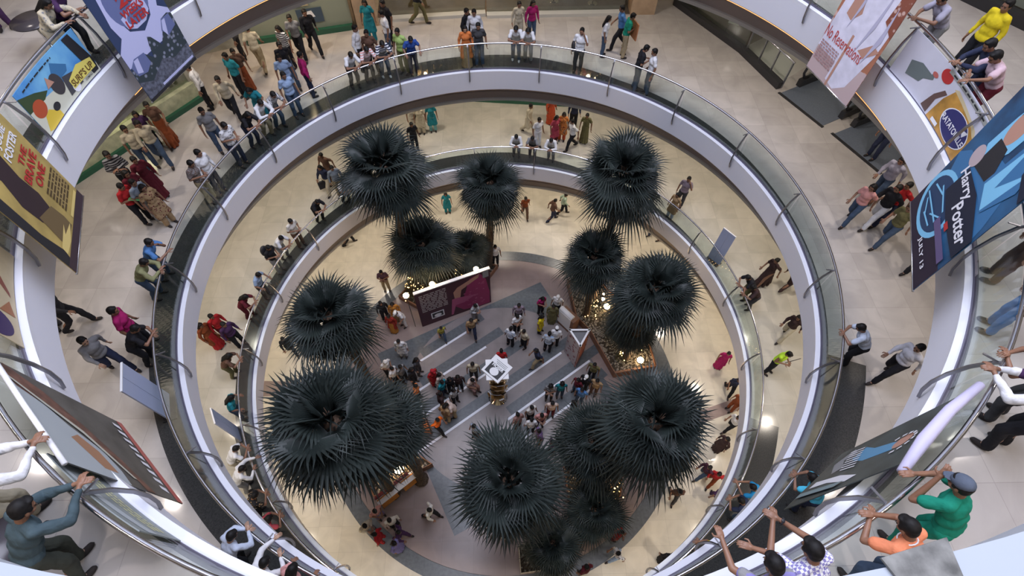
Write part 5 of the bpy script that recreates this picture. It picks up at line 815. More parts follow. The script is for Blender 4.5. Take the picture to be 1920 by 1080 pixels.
# text helper
def text_mesh(s, size=1.0, bold=.0, shear=0):
    c = bpy.data.curves.new('t', 'FONT'); c.body = s; c.size = size; c.offset = bold; c.shear = shear; c.align_x = 'CENTER'; c.align_y = 'CENTER'; c.resolution_u = 3
    o = bpy.data.objects.new('t', c); COL.objects.link(o); me = bpy.data.meshes.new_from_object(o.evaluated_get(bpy.context.evaluated_depsgraph_get())); bpy.data.objects.remove(o); return me
class Sheet:
    "a printed sheet: u to the viewer's right, v up, shapes laid on it in thin layers"
    def __init__(s, name, label, cat, L, R, z0, z1, base, curve=None, th=.012, face=None, group=None):
        s.curve = curve; s.z0 = z0; s.h = z1-z0; s.k = 0
        if curve: r, a, b = curve; s.w = r*rad(a-b)
        else: s.L = Vector((L[0], L[1], 0)); s.Rr = Vector((R[0], R[1], 0)); s.w = (s.Rr-s.L).length; s.x = (s.Rr-s.L)/s.w; s.n = s.x.cross(Vector((0, 0, 1)))
        o_ = s.P(.5*s.w, 0, 0); s.root = thing(name, label, cat, o_, 0, group); s.o = o_
        mb = MB(); N = 14 if curve else 1; f = []
        v = [s.P(s.w*i/N, y, d)-s.o for i in range(N+1) for (y, d) in ((0, 0), (s.h, 0), (s.h, -th), (0, -th))]
        for i in range(N):
            for k in range(4): f.append((i*4+k, (i+1)*4+k, (i+1)*4+(k+1) % 4, i*4+(k+1) % 4))
        f += [(0, 1, 2, 3), tuple(N*4+j for j in (3, 2, 1, 0))]; mb.add(v, f); recalc(mb.obj('sheet', base, s.root)); s.art = MB(); s.mats = []
    def P(s, u, v, d):
        if s.curve:
            r, a, b = s.curve; t_ = rad(a)-u/r; q = r-d; return Vector((q*math.cos(t_), q*math.sin(t_), s.z0+v))
        return s.L+s.x*u+Vector((0, 0, s.z0+v))+s.n*d
    def poly(s, pts, m):
        "outline in fractions of width and height, laid as a thin patch"
        if m not in s.mats: s.mats.append(m)
        s.k += 1; d = .0015+.0009*s.k
        if s.curve and len(pts) > 2:
            b = bmesh.new(); vs = [b.verts.new((x*s.w, y*s.h, 0)) for x, y in pts]; fa = b.faces.new(vs)
            for j in range(1, 14): bmesh.ops.bisect_plane(b, geom=b.verts[:]+b.edges[:]+b.faces[:], plane_co=(s.w*j/14, 0, 0), plane_no=(1, 0, 0))
            b.verts.index_update(); v = [s.P(q.co.x, q.co.y, d)-s.o for q in b.verts]; f = [[q.index for q in fc.verts] for fc in b.faces]; b.free()
        else: v = [s.P(x*s.w, y*s.h, d)-s.o for x, y in pts]; f = [tuple(range(len(pts)))]
        s.art.add(v, f, s.mats.index(m)); return s
    def rect(s, x0, y0, x1, y1, m): return s.poly([(x0, y0), (x1, y0), (x1, y1), (x0, y1)], m)
    def oval(s, cx, cy, rx, ry, m, n=28): return s.poly([(cx+rx*math.cos(2*PI*i/n), cy+ry*math.sin(2*PI*i/n)) for i in range(n)], m)
    def text(s, t, cx, cy, w, h, m, ang=0, bold=.02, shear=0):
        me = text_mesh(t, 1, bold, shear); xs = [v.co.x for v in me.vertices]; ys = [v.co.y for v in me.vertices]; sx = w*s.w/(max(xs)-min(xs)); sy = h*s.h/(max(ys)-min(ys)); mx, my = (max(xs)+min(xs))/2, (max(ys)+min(ys))/2
        s.k += 1; ca, sa = math.cos(rad(ang)), math.sin(rad(ang))
        for v in me.vertices:
            x, y = (v.co.x-mx)*sx, (v.co.y-my)*sy; v.co = s.P(cx*s.w+x*ca-y*sa, cy*s.h+x*sa+y*ca, .003+.0009*s.k)-s.o
        if m not in s.mats: s.mats.append(m)
        s.art.add([tuple(v.co) for v in me.vertices], [tuple(p.vertices) for p in me.polygons], s.mats.index(m)); bpy.data.meshes.remove(me); return s
    def lines(s, x0, y0, x1, y1, n, m, seed=1):
        R = random.Random(seed)
        for i in range(n):
            y = y1-(y1-y0)*(i+.5)/n; h = (y1-y0)/n*.28; x = x0
            while x < x1-.01: w = R.uniform(.03, .1); s.poly([(x, y-h), (min(x1, x+w), y-h), (min(x1, x+w), y+h), (x, y+h)], m); s.k -= 1; x += w+.015
        s.k += 1; return s
    def done(s):
        if s.art.v: s.art.obj('printed_picture', s.mats, s.root)
        return s.root
def C_(name, c, r=.55): return mat('print_'+name, c, r)
P_wh = C_('white', (.8, .8, .84)); P_bk = C_('black', (.02, .02, .025)); P_rd = C_('red', (.45, .03, .03)); P_sk = C_('skin', (.5, .27, .2)); P_mg = C_('magenta', (.30, .025, .11)); P_mg2 = C_('pink', (.42, .09, .2)); P_gr = C_('grey', (.25, .26, .28))
# big maroon board with text and a pink draped shape
s = Sheet('display_board', 'large maroon display board with lines of white text and pink draped fabric picture', 'board', (-3.83, 3.32), (-.55, 4.66), .02, 2.95, M_maroon, th=.08)
s.lines(.05, .40, .40, .9, 11, C_('pale_text', (.42, .38, .38)), 3); s.rect(.15, .13, .33, .31, P_wh); s.rect(.165, .155, .315, .285, P_bk); s.oval(.24, .2, .05, .045, P_wh)
s.poly([(.62, .45), (.66, .62), (.72, .9), (.86, .97), (.94, .75), (.985, .35), (.98, .02), (.8, .02), (.6, .08), (.5, .25), (.47, .38)], P_mg); s.poly([(.5, .42), (.49, .68), (.55, .78), (.86, .95), (.84, .86), (.6, .68), (.57, .45)], P_sk)
R_ = random.Random(4)
for i in range(26): x, y = R_.uniform(.62, .93), R_.uniform(.1, .8); s.oval(x, y, .016, .014, P_mg2, 7); s.k -= 1
s.k += 1; s.poly([(.46, .5), (.52, .5), (.8, .42), (.62, .3), (.5, .3), (.45, .05), (.42, .05)], P_mg2); s.rect(.9, .8, .98, .97, P_gr); s.done()
mb = MB(); mb.box(0, s.w, -.05, .09, 2.93, 2.99, T=Matrix.Translation(s.L) @ Matrix.Rotation(math.atan2(s.x.y, s.x.x), 4, 'Z') @ Matrix.Translation((0, -.0, 0))); o = mb.obj('top_rail', M_paper, s.root, loc=-s.o)
# triangular stands with posters
def tri_stand(label, P, h, sides, topm):
    c = Vector((sum(q[0] for q in P)/3, sum(q[1] for q in P)/3)); t_ = thing('triangular_stand', label, 'stand', (c.x, c.y, .013)); L = [(q[0]-c.x, q[1]-c.y) for q in P]
    for i in range(3):
        a, b = Vector(L[i]), Vector(L[(i+1) % 3]); mb = MB(); d = (b-a).normalized(); n = Vector((d.y, -d.x)); cc = (a+b)/2
        if n.dot(cc) < 0: n = -n
        mb.prism([tuple(a), tuple(b), tuple(b-n*.04), tuple(a-n*.04)], 0, h); recalc(mb.obj('poster_panel', sides[i], t_))
        mb = MB(); mb.prism([tuple(a+n*.01), tuple(b+n*.01), tuple(b-n*.07), tuple(a-n*.07)], h, h+.03); recalc(mb.obj('white_edge', M_paper, t_))
    mb = MB(); mb.add([(x*.93, y*.93, h-.12) for x, y in L], [(0, 1, 2)]); mb.obj('inner_lid', topm, t_); return t_
M_pos = mat('poster_collage', (.45, .4, .42), .5, alt=(.2, .04, .06), tex='VORONOI', scale=5); M_lid = mat('grey_lid', (.16, .16, .17), .6)
tri_stand('triangular poster stand with open white rimmed top beside the centre group', [(2.86, 1.96), (3.80, 1.95), (3.29, 1.11)], 2.1, [M_pos, mat('red_brown_panel', (.3, .09, .05), .5), M_pos], M_lid)
tri_stand('triangular stand with orange poster face next to the largest lower left palm', [(-3.36, -1.04), (-3.03, -1.85), (-3.7, -1.74)], 2.0, [P_bk, mat('orange_poster', (.6, .22, .08), .5, alt=(.35, .1, .03), tex='VORONOI', scale=4), P_bk], M_lid)
t_ = thing('banner_stand', 'brown box stand with rolled white sheet beside the upper white cap', 'stand', (3.1, 3.25, .013), rad(-50))
mb = MB(); mb.prism([(-.45, -.2), (.45, -.2), (.45, .22), (-.45, .22)], 0, 1.15); recalc(mb.obj('box', M_wood2, t_)); mb = MB(); mb.tube([(-.47, -.1, 1.27), (.3, -.1, 1.27)], .13, 14); mb.obj('rolled_sheet', M_paper, t_); mb = MB(); mb.box(-.47, .3, -.235, -.205, .25, 1.22); mb.obj('hanging_sheet', M_paper, t_)
# star topped display tower
t_ = thing('display_tower', 'chrome and gold display tower with white star shaped top printed MOSER', 'display', (-.24, -.25, .013))
mb = MB(); mb.lathe([(0, 0), (.42, 0), (.42, .06), (.06, .1), (.06, 2.95), (0, 2.95)], 24); recalc(mb.obj('base_pole', M_chrome, t_))
for k, (z, m) in enumerate(((.55, M_gold), (1.05, M_chrome), (1.55, M_gold), (2.05, M_chrome), (2.55, M_gold))):
    mb = MB(); L = [(.42*math.cos(PI/4*i)*(1 if i % 2 else .8), .42*math.sin(PI/4*i)*(1 if i % 2 else .8)) for i in range(8)]; mb.prism(L, z, z+.04); mb.prism([(x*.8, y*.8) for x, y in L], z-.2, z-.02); recalc(mb.obj('shelf', m, t_))
    for j in range(4):
        a = PI/2*j+.4+k*.3; mb = MB(); mb.box(-.1, .1, -.02, .02, 0, .16, T=Matrix.Translation((.36*math.cos(a), .36*math.sin(a), z+.04)) @ Matrix.Rotation(a+PI/2, 4, 'Z') @ Matrix.Rotation(.5, 4, 'X')); mb.obj('product_card', (M_paper, M_chrome, M_gold)[(k+j) % 3], t_)
for a in range(4): mb = MB(); mb.tube([(.42*math.cos(a*PI/2+.78), .42*math.sin(a*PI/2+.78), .06), (.42*math.cos(a*PI/2+.78), .42*math.sin(a*PI/2+.78), 2.95)], .02, 6); mb.obj('corner_pole', M_chrome, t_)
mb = MB()
mb.prism([(.62*math.cos(rad(a)), .62*math.sin(rad(a))) for a in (48, 138, 228, 318)], 2.95, 3.02); mb.prism([(.62*math.cos(rad(a)), .62*math.sin(rad(a))) for a in (3, 93, 183, 273)], 3.02, 3.09); st = recalc(mb.obj('star_top', M_paper, t_))
mb = MB(); T = Matrix.Rotation(rad(-42), 4, 'Z'); mb.box(-.34, .34, -.36, .12, 3.09, 3.094, T=T); mb.obj('black_panel', P_bk, st); mb = MB(); mb.prism([(T @ Vector((.19*math.cos(a*.4), -.17+.17*math.sin(a*.4), 0)))[:2] for a in range(16)], 3.094, 3.098); recalc(mb.obj('white_disc', M_paper, st))
me = text_mesh('MOSER', .17, .008); me.transform(T @ Matrix.Translation((0, .05, 3.1))); link('lettering', me, M_paper, st)
for i, y in enumerate((.30, .235, .175)): mb = MB(); mb.box(-.26+.05*i, .3, y-.012, y+.012, 3.09, 3.0935, T=T); mb.obj('small_print', P_gr, st)
# orange fronted table with red boards
t_ = thing('promo_table', 'orange fronted promotion table with red lettered boards at the lower left bed', 'table', (-4.35, -4.15, .013), math.atan2(.82, 1.03))
mb = MB(); mb.box(-.75, .75, -.03, .03, .35, 1.15); mb.obj('red_board', mat('red_print', (.25, .015, .02), .5, alt=(.35, .3, .28), tex='VORONOI', scale=9), t_)
for x0, x1 in ((-.72, .02), (.3, .95)): mb = MB(); mb.box(x0, x1, -.32, -.28, .1, .85, T=Matrix.Rotation(rad(-14), 4, 'X')); mb.obj('orange_front', mat('orange_card', (.55, .22, .04), .5, noise=.2, scale=4), t_)
mb = MB(); mb.box(-.75, .95, -.3, .02, .83, .87); mb.obj('table_top', M_paper, t_)
for x in (-.7, .9): mb = MB(); mb.tube([(x, -.26, 0), (x, -.26, .83)], .02, 6); mb.obj('leg', M_chrome, t_)
for x in (-.7, .9): mb = MB(); mb.tube([(x, .0, 0), (x, .0, .83)], .02, 6); mb.obj('leg', M_chrome, t_)
# mauve strips crossing the marble to the shops
for q in ([(-12.5, .75), (-7.7, .55), (-7.7, .0), (-12.5, -.1)], [(7.7, -1.3), (12.5, .2), (12.5, -.35), (7.7, -1.85)]):
    mb = MB(); mb.prism(q, -.01, .003); struct(mb, 'trim_floor_strip', [M_inner])
# pale blue boards standing behind the glass
def standee(label, A, B, z, h):
    A = Vector(A); B = Vector(B); w = (B-A).length; t_ = thing('standing_board', label, 'board', ((A.x+B.x)/2, (A.y+B.y)/2, z), math.atan2(B.y-A.y, B.x-A.x), 'pale blue standing boards'); m = w/2
    for s_ in (-1, 1): mb = MB(); mb.box(min(0, s_*m)+.004, max(0, s_*m)-.004, -.015, .015, .04, h); mb.obj('panel', M_palebl, t_)
    mb = MB(); mb.box(-m, m, -.02, .02, h, h+.02); mb.obj('top_rail', M_paper, t_); mb = MB(); mb.box(-m, m, -.15, .15, 0, .04); mb.obj('foot', M_dark, t_)
standee('pale blue board standing behind the right part of the lowest railing', (8.2, 3.45), (8.54, 3.0), Z1, 1.8)
standee('pale blue board standing behind the left part of the middle railing', (-7.89, -3.92), (-7.65, -4.56), Z2, 1.8)
standee('pale blue board standing behind the left part of the lowest railing', (-8.61, -3.15), (-8.34, -3.63), Z1, 1.8)
# cafe tables
def table(label, x, y, z, r, m):
    t_ = thing('round_table', label, 'table', (x, y, z)); mb = MB(); mb.lathe([(0, .70), (r, .70), (r, .73), (0, .73)], 36); recalc(mb.obj('table_top', m, t_)); mb = MB(); mb.tube([(0, 0, .02), (0, 0, .7)], .03, 8); mb.obj('stem', M_chrome, t_)
    mb = MB(); mb.lathe([(0, 0), (r*.55, 0), (r*.5, .025), (0, .03)], 24); recalc(mb.obj('foot', M_chrome, t_))
M_ttop = mat('smoked_table_top', (.05, .045, .055), .25)
table('dark round table top by the left corner behind the close leaning man', -5.75, -8.05, Z3, .62, M_ttop); table('round table in the shade at the top left corner of the top gallery', -9.75, 2.16, Z3, .4, M_ttop)
table('round glass table behind the gold and blue poster, top gallery right', 9.35, -1.2, Z3, .36, M_ttop); table('left round cafe table behind the far glass', 2.29, 13.2, Z2, .4, M_ttop); table('right round cafe table behind the far glass', 3.9, 13.0, Z2, .4, M_ttop)
def chair(label, x, y, z, rz):
    t_ = thing('cafe_chair', label, 'chair', (x, y, z), rz); mb = MB(); mb.box(-.21, .21, -.21, .21, .43, .47); mb.obj('seat', M_paper, t_); mb = MB(); mb.box(-.21, .21, -.23, -.2, .5, .88, T=Matrix.Rotation(.1, 4, 'X')); mb.obj('backrest', M_paper, t_)
    for a in (-1, 1):
        for b in (-1, 1): mb = MB(); mb.tube([(a*.2, b*.2, 0), (a*.17, b*.17, .43)], .014, 6); mb.obj('leg', M_chrome, t_)
chair('white chair behind the dark based cafe glass, upper right', 9.2, 10.9, Z2, 1); chair('pale chair behind the far cafe glass, upper centre', 3.1, 13.4, Z2, 2.6)
# escalator landings on the right of the middle gallery
for i, (a, b, lab) in enumerate((((10.05, 7.1), (10.95, 5.35), 'farther'), ((11.2, 4.95), (12.05, 3.15), 'nearer'))):
    A, B = Vector(a), Vector(b); w = (B-A).length; t_ = thing('escalator', f'{lab} escalator landing plate with black handrails at the right of the middle gallery', 'escalator', (A.x, A.y, Z2), math.atan2(B.y-A.y, B.x-A.x), 'escalators')
    mb = MB(); mb.box(0, w, 0, 2.2, .002, .02); mb.obj('landing_plate', mat('ribbed_steel', (.17, .2, .25), .4, .3, noise=.1, scale=30), t_); mb = MB(); mb.box(-.06, w+.06, -.1, 0, .0, .024); mb.obj('dark_edge', M_dark, t_)
    for x in (-.0, w): 
        mb = MB(); mb.box(x-.09, x+.09, .8, 5.0, .02, .28); mb.obj('balustrade_base', M_dark, t_); mb = MB(); mb.box(x-.01, x+.01, 1.1, 5.0, .28, .95); mb.obj('balustrade_glass', M_glass, t_)
        mb = MB(); mb.tube([(x, 5.0, 1.0), (x, 1.15, 1.0), (x, .92, .93), (x, .8, .74), (x, .78, .55), (x, .9, .36), (x, 1.15, .3)], .045, 8); mb.obj('handrail', P_bk, t_)
t_ = thing('guard_railing', 'straight glass guard rail round the escalator opening, upper right', 'railing', (9.35, 9.5, Z2), math.atan2(-2.15, .8))
mb = MB(); mb.box(0, 2.3, -.01, .01, .3, 1.0); mb.obj('glass_panel', M_glass, t_); mb = MB(); mb.tube([(0, 0, 1.03), (2.3, 0, 1.03)], .03, 8); mb.obj('handrail', M_steel, t_)
for x in (.05, .8, 1.5, 2.25): mb = MB(); mb.box(x-.02, x+.02, -.03, .03, .02, 1.02); mb.obj('post', M_post, t_)
# things people carry
t_ = thing('backpack', 'dark backpack with grey pocket worn at the lowest railing, left', 'backpack', (-8.72, 3.02, Z1+1.02), rad(160)); mb = MB(); ell(mb, (0, 0, .22), (.11, .17, .25)); link('bag', remesh(mb, .015, 2), P_bk, t_); mb = MB(); ell(mb, (.09, 0, .14), (.05, .12, .11)); link('pocket', remesh(mb, .012, 2), P_gr, t_)
mb = MB(); mb.box(-.02, .02, -.25, .25, -.3, .3); tag(mb.obj('carried_board', M_wood, None, (4.86, 9.22, Z2+1.12), .3), 'brown board carried under the arm of the green shirted man', 'board')
mb = MB(); ell(mb, (0, 0, 0), (.07, .15, .2)); tag(link('shoulder_bag', remesh(mb, .015, 2), P_bk, None, (2.61, 8.44, Z2+.98)), 'black shoulder bag beside the lone white shirt at the middle railing', 'bag')
mb = MB(); mb.box(-.14, .14, -.1, .1, -.005, .005, T=Matrix.Rotation(.3, 4, 'Y')); tag(mb.obj('magazine', mat('green_cover', (.12, .42, .16), .4), None, (-9.99, 1.33, Z2+1.07), .2), 'green magazine held in front of the red T-shirt', 'magazine')
mb = MB(); mb.prism([(-.16, -.05), (.16, -.05), (.16, .05), (-.16, .05)], -.2, .15); mb.tube([(-.07, 0, .15), (-.05, 0, .32), (.05, 0, .32), (.07, 0, .15)], .008, 5); tag(mb.obj('shopping_bag', P_bk, None, (-7.52, 7.0, Z1+.55), .6), 'black shopping bag carried beside the navy jacket and cream trousers', 'bag')
mb = MB(); mb.tube([(0, 0, 0), (.5, .1, .1)], .012, 6); tag(mb.obj('security_stick', P_bk, None, (9.22, -1.68, Z1+1.13)), 'thin black stick held by the safety vest wearer', 'stick')
# ------------------------------------------------------------------ film banners and posters
def strings(s, zt=19.1):
    for u in (.06, .94):
        p = s.P(u*s.w, s.h, -.01)-s.o; q = s.P(u*s.w, s.h, -.01); r = math.hypot(q.x, q.y); e = Vector((q.x*8.6/r, q.y*8.6/r, zt))-s.o; mb = MB(); mb.tube([p, e], .006, 5); mb.obj('cord', P_gr, s.root)
    for y, nm in ((0, 'bottom_bar'), (s.h, 'top_bar')):
        mb = MB(); mb.tube([s.P(-.02, y, -.005)-s.o, s.P(s.w+.02, y, -.005)-s.o], .018, 6); mb.obj(nm, M_chrome, s.root)
GB = 'large film banners hanging over the atrium'
# 28 weeks later
s = Sheet('hanging_banner', 'hanging dark blue and white banner titled 28 WEEKS LATER', 'banner', (-7.86, 1.46), (-7.38, 3.08), 14.25, 17.0, C_('night_blue', (.03, .05, .12)), group=GB)
pale = C_('pale_glow', (.5, .52, .78)); blu = C_('steel_blue', (.13, .16, .33)); dkg = mat('dark_rubble', (.03, .045, .055), .6, alt=(.22, .24, .32), tex='VORONOI', scale=9); dkg2 = mat('dim_rubble', (.1, .11, .15), .6, noise=.6, scale=14)
s.poly([(.0, .3), (.0, .42), (.14, .5), (.1, .6), (.14, .8), (.22, .88), (.2, .66), (.3, .5), (.5, .44), (.7, .5), (.82, .66), (.8, .9), (.9, .8), (.93, .6), (.86, .52), (1, .46), (1, .3)], pale); s.oval(.5, .7, .33, .21, blu); s.poly([(.3, .52), (.28, .6), (.42, .62), (.6, .66), (.72, .62), (.72, .54), (.6, .49), (.42, .485)], pale); s.oval(.5, .56, .15, .05, blu)
s.poly([(0, 0), (1, 0), (1, .42), (.93, .44), (.8, .43), (.74, .36), (.62, .28), (.52, .38), (.47, .40), (.43, .34), (.4, .25), (.3, .32), (.12, .33), (0, .28)], dkg); s.poly([(0, 0), (1, 0), (1, .16), (.7, .14), (.5, .2), (.2, .12), (0, .18)], dkg2)
s.poly([(.02, .30), (.12, .34), (.3, .33), (.32, .24), (.2, .2), (.05, .22)], blu); s.poly([(.72, .36), (.8, .43), (.95, .43), (.97, .33), (.8, .3)], blu); s.poly([(.74, .36), (.8, .42), (.86, .42), (.78, .3)], pale); s.poly([(.06, .24), (.1, .33), (.18, .33), (.14, .22)], pale); s.rect(.3, .035, .97, .055, pale); s.rect(0, 0, 1, .025, P_bk)
s.text('28', .5, .70, .3, .09, P_rd, bold=.04); s.text('WEEKS', .5, .615, .38, .055, P_rd, bold=.03); s.text('LATER', .5, .545, .38, .06, P_rd, bold=.03); s.done(); strings(s)
# the brave one
s = Sheet('hanging_banner', 'hanging gold and black banner titled THE BRAVE ONE', 'banner', (-7.2, -3.47), (-7.83, -1.72), 14.6, 17.35, mat('print_gold', (.42, .31, .10), .5, noise=.25, scale=2), group=GB)
s.poly([(0, 0), (.0, .95), (.05, 1), (.16, 1), (.12, .62), (.1, .3), (.14, .12), (.1, .05)], P_bk); s.poly([(.3, 1), (.62, 1), (.66, .8), (.55, .66), (.50, .5), (.52, .36), (.47, .26), (.35, .24), (.24, .3), (.22, .45), (.3, .6), (.26, .8)], C_('deep_brown', (.035, .02, .025)))
s.poly([(.2, .1), (.26, .33), (.5, .26), (.52, .15), (.5, .08)], C_('bronze', (.16, .11, .05))); s.rect(0, 0, 1, .07, C_('deep_plum', (.05, .03, .04))); s.rect(.62, .14, .97, .3, C_('credit_brown', (.33, .24, .09))); s.lines(.6, .13, .95, .31, 7, C_('dark_text', (.08, .05, .02)), 5)
s.poly([(.12, .09), (.30, .075), (.50, .1), (.32, .125), (.42, .15), (.14, .14)], C_('pale_yellow', (.7, .55, .2))); s.rect(.6, .075, .95, .10, C_('pale_yellow2', (.7, .55, .2)))
s.text('JODIE', .74, .66, .28, .05, P_wh, bold=.03); s.text('FOSTER', .74, .595, .36, .055, P_wh, bold=.03); s.text('THE', .76, .51, .24, .045, P_rd, bold=.03); s.text('BRAVE', .72, .445, .40, .06, P_rd, bold=.03); s.text('ONE', .74, .37, .28, .06, P_rd, bold=.03); s.done(); strings(s)
# no reservations
s = Sheet('hanging_banner', 'hanging white and terracotta banner titled No Reservations', 'banner', (7.52, 2.72), (7.92, 1.18), 14.25, 17.2, mat('print_terracotta', (.42, .17, .10), .5, alt=(.7, .45, .38), tex='VORONOI', scale=5), group=GB)
coat = mat('print_coat', (.72, .7, .82), .5, noise=.12, scale=4); s.poly([(0, 0), (1, 0), (1, .28), (.7, .25), (0, .42)], C_('pale_rose', (.55, .42, .42)))
s.poly([(.0, .2), (.05, .55), (.12, .85), (.35, .98), (.55, .88), (.52, .5), (.45, .18)], coat); s.poly([(.42, .04), (.45, .45), (.55, .8), (.8, .92), (.98, .75), (.95, .4), (.8, .1), (.62, .02)], coat); s.poly([(.18, .5), (.2, .66), (.36, .66), (.42, .56), (.3, .48)], P_sk); s.oval(.3, 1, .12, .06, P_sk); s.oval(.75, .96, .11, .06, P_sk); s.poly([(.66, .36), (.84, .46), (.98, .44), (.8, .34)], P_sk); s.rect(.46, .0, .5, .42, P_sk)
s.poly([(.8, .62), (.86, .95), (1, 1), (1, .55)], mat('print_brick', (.25, .08, .05), .5, alt=(.6, .4, .34), tex='VORONOI', scale=9)); s.poly([(0, .6), (0, 1), (.12, 1), (.14, .8), (.05, .6)], mat('print_brick', (.25, .08, .05))); s.poly([(.3, .42), (.34, .62), (.37, .9), (.38, .6)], C_('fold_lilac', (.48, .46, .6))); s.poly([(.6, .3), (.68, .6), (.74, .88), (.72, .55)], C_('fold_lilac', (.48, .46, .6))); s.poly([(.8, .3), (.86, .55), (.88, .75), (.92, .5)], C_('fold_lilac', (.48, .46, .6))); s.text('No Reservations', .40, .33, .78, .085, C_('brick_red', (.5, .06, .05)), bold=.0); s.lines(.03, .1, .42, .26, 8, C_('rose_text', (.42, .25, .25)), 8); s.done(); strings(s)
# blue fantasy film banner
s = Sheet('hanging_banner', 'hanging glowing blue and black banner reading JULY 13 at its lower corner', 'banner', (7.68, -2.12), (6.86, -4.06), 14.68, 17.7, mat('print_deep_blue', (.012, .03, .07), .5, alt=(.03, .13, .28), tex='NOISE', scale=1.6), group=GB)
gl = C_('ice_blue', (.22, .55, .8)); gl2 = C_('mid_blue', (.045, .17, .36)); s.poly([(.0, .42), (.12, .5), (.3, .52), (.5, .66), (.8, .72), (.95, .5), (1, .35), (.7, .3), (.4, .34), (.1, .34)], gl2); s.rect(0, 0, 1, .20, C_('night_plum', (.02, .012, .03)))
s.oval(.32, .22, .32, .17, gl); s.oval(.32, .22, .27, .14, C_('ink_blue', (.02, .05, .12)))
s.poly([(.22, .6), (.25, .78), (.3, .92), (.45, .97), (.52, .85), (.5, .7), (.42, .6), (.34, .54)], gl); s.oval(.36, .78, .09, .1, P_sk); s.poly([(.27, .8), (.3, .9), (.42, .93), (.47, .85), (.42, .84), (.34, .87)], P_bk); s.poly([(.3, .68), (.46, .7), (.62, .56), (.3, .5)], P_bk); s.oval(.24, .53, .08, .06, C_('pale_hand', (.5, .4, .42))); s.poly([(.55, .5), (.6, .9), (.75, .95), (.9, .7), (.8, .5)], gl2); s.poly([(.58, .55), (.64, .85), (.7, .6), (.85, .8), (.78, .5)], gl)
for i, (x, y, a, l) in enumerate(((.2, .25, 20, .1), (.34, .27, -8, .14), (.44, .2, 40, .1), (.3, .18, 5, .2), (.24, .14, -20, .08), (.38, .13, 12, .1))): c_, s_ = math.cos(rad(a))*l, math.sin(rad(a))*l*.6; s.poly([(x-c_, y-s_), (x+c_, y+s_), (x+c_, y+s_+.012), (x-c_, y-s_+.012)], gl)
s.poly([(.28, .3), (.3, .48), (.62, .5), (1, .44), (1, .3), (.6, .28)], C_('ink2', (.01, .015, .035))); s.poly([(0, .85), (.2, .9), (.25, 1), (0, 1)], P_bk); s.poly([(.7, .9), (.8, .75), (1, .7), (1, 1), (.7, 1)], C_('ink2', (.01, .015, .035))); s.text('Harry', .42, .44, .34, .085, P_wh, bold=.02, shear=.2, ang=0); s.text('Potter', .74, .375, .42, .085, P_wh, bold=.02, shear=.2); s.text('JULY 13', .70, .085, .34, .04, P_wh, bold=.02); s.rect(.5, .2, .95, .25, C_('dull_violet', (.12, .09, .2))); s.rect(.62, .27, .7, .3, P_rd); s.done(); strings(s)
# posters fixed behind the top gallery glass
GP = 'posters fixed on the top gallery glass'
s = Sheet('railing_poster', "bright blue beach poster titled SURF'S UP on the top railing glass", 'poster', None, None, Z3+.06, Z3+.96, mat('print_sky', (.06, .25, .62), .5, alt=(.2, .5, .75), scale=2), curve=(8.595, 184.2, 170.2), group=GP)
sand = C_('sand', (.62, .62, .5)); s.poly([(0, 0), (1, 0), (1, .18), (.8, .3), (.5, .42), (.25, .5), (0, .62)], sand); s.poly([(.0, .55), (.0, .9), (.2, .72), (.34, .55), (.25, .48)], C_('jungle', (.04, .07, .03))); s.poly([(.42, .5), (.55, .85), (.7, .6), (.66, .5)], gl2)
s.oval(.13, .46, .09, .17, C_('ember', (.45, .08, .03))); s.poly([(.04, .05), (.12, .28), (.2, .32), (.3, .12), (.3, .0), (.1, 0)], C_('sun_yellow', (.7, .5, .05))); s.oval(.3, .22, .05, .08, P_bk); s.oval(.47, .48, .08, .22, C_('dusk', (.05, .045, .05))); s.poly([(.52, .1), (.56, .5), (.7, .42), (.74, .1)], C_('dusk2', (.06, .06, .07))); s.oval(.64, .15, .05, .12, P_wh); s.poly([(.82, .98), (.92, .98), (1, .3), (.98, .05), (.9, .05), (.86, .5)], P_bk); s.poly([(.35, .55), (.4, .75), (.46, .55)], P_sk)
s.poly([(.6, .14), (.6, .34), (.78, .46), (.97, .36), (.97, .14)], C_('title_yellow', (.75, .65, .15))); s.text("SURF'S UP", .78, .24, .34, .15, C_('title_brown', (.14, .07, .02)), bold=.03); s.text('COMING SOON', .87, .09, .2, .05, P_bk); s.lines(.1, .88, .6, .93, 1, P_bk, 3); s.done()
s = Sheet('railing_poster', 'white poster with golden pan and blue oval reading RATATOUILLE', 'poster', None, None, Z3+.06, Z3+.97, mat('print_offwhite', (.58, .58, .66), .5, noise=.06, scale=2), curve=(8.595, 9.2, -10.2), group=GP)
gold = mat('print_copper', (.48, .25, .05), .45, noise=.4, scale=3); s.poly([(.52, .0), (.55, .5), (.6, .78), (.8, .74), (1, .62), (1, 0)], gold); s.poly([(.58, .78), (.62, .84), (.95, .70), (1, .6), (.97, .58), (.9, .66), (.62, .76)], C_('pan_rim', (.6, .5, .3))); s.poly([(.42, .05), (.46, .4), (.52, .62), (.56, .6), (.5, .36), (.5, .02)], C_('fork_brown', (.12, .07, .06)))
s.poly([(.14, .2), (.12, .5), (.22, .62), (.34, .6), (.36, .7), (.38, .55), (.3, .42), (.28, .3)], C_('slate_grey', (.13, .16, .16))); s.oval(.46, .82, .06, .13, P_rd); s.oval(.37, .66, .03, .05, C_('rose', (.45, .12, .1))); s.oval(.80, .36, .17, .3, P_wh); s.oval(.80, .36, .16, .285, C_('royal', (.03, .03, .14))); s.poly([(.86, .5), (.93, .56), (.9, .4)], P_wh)
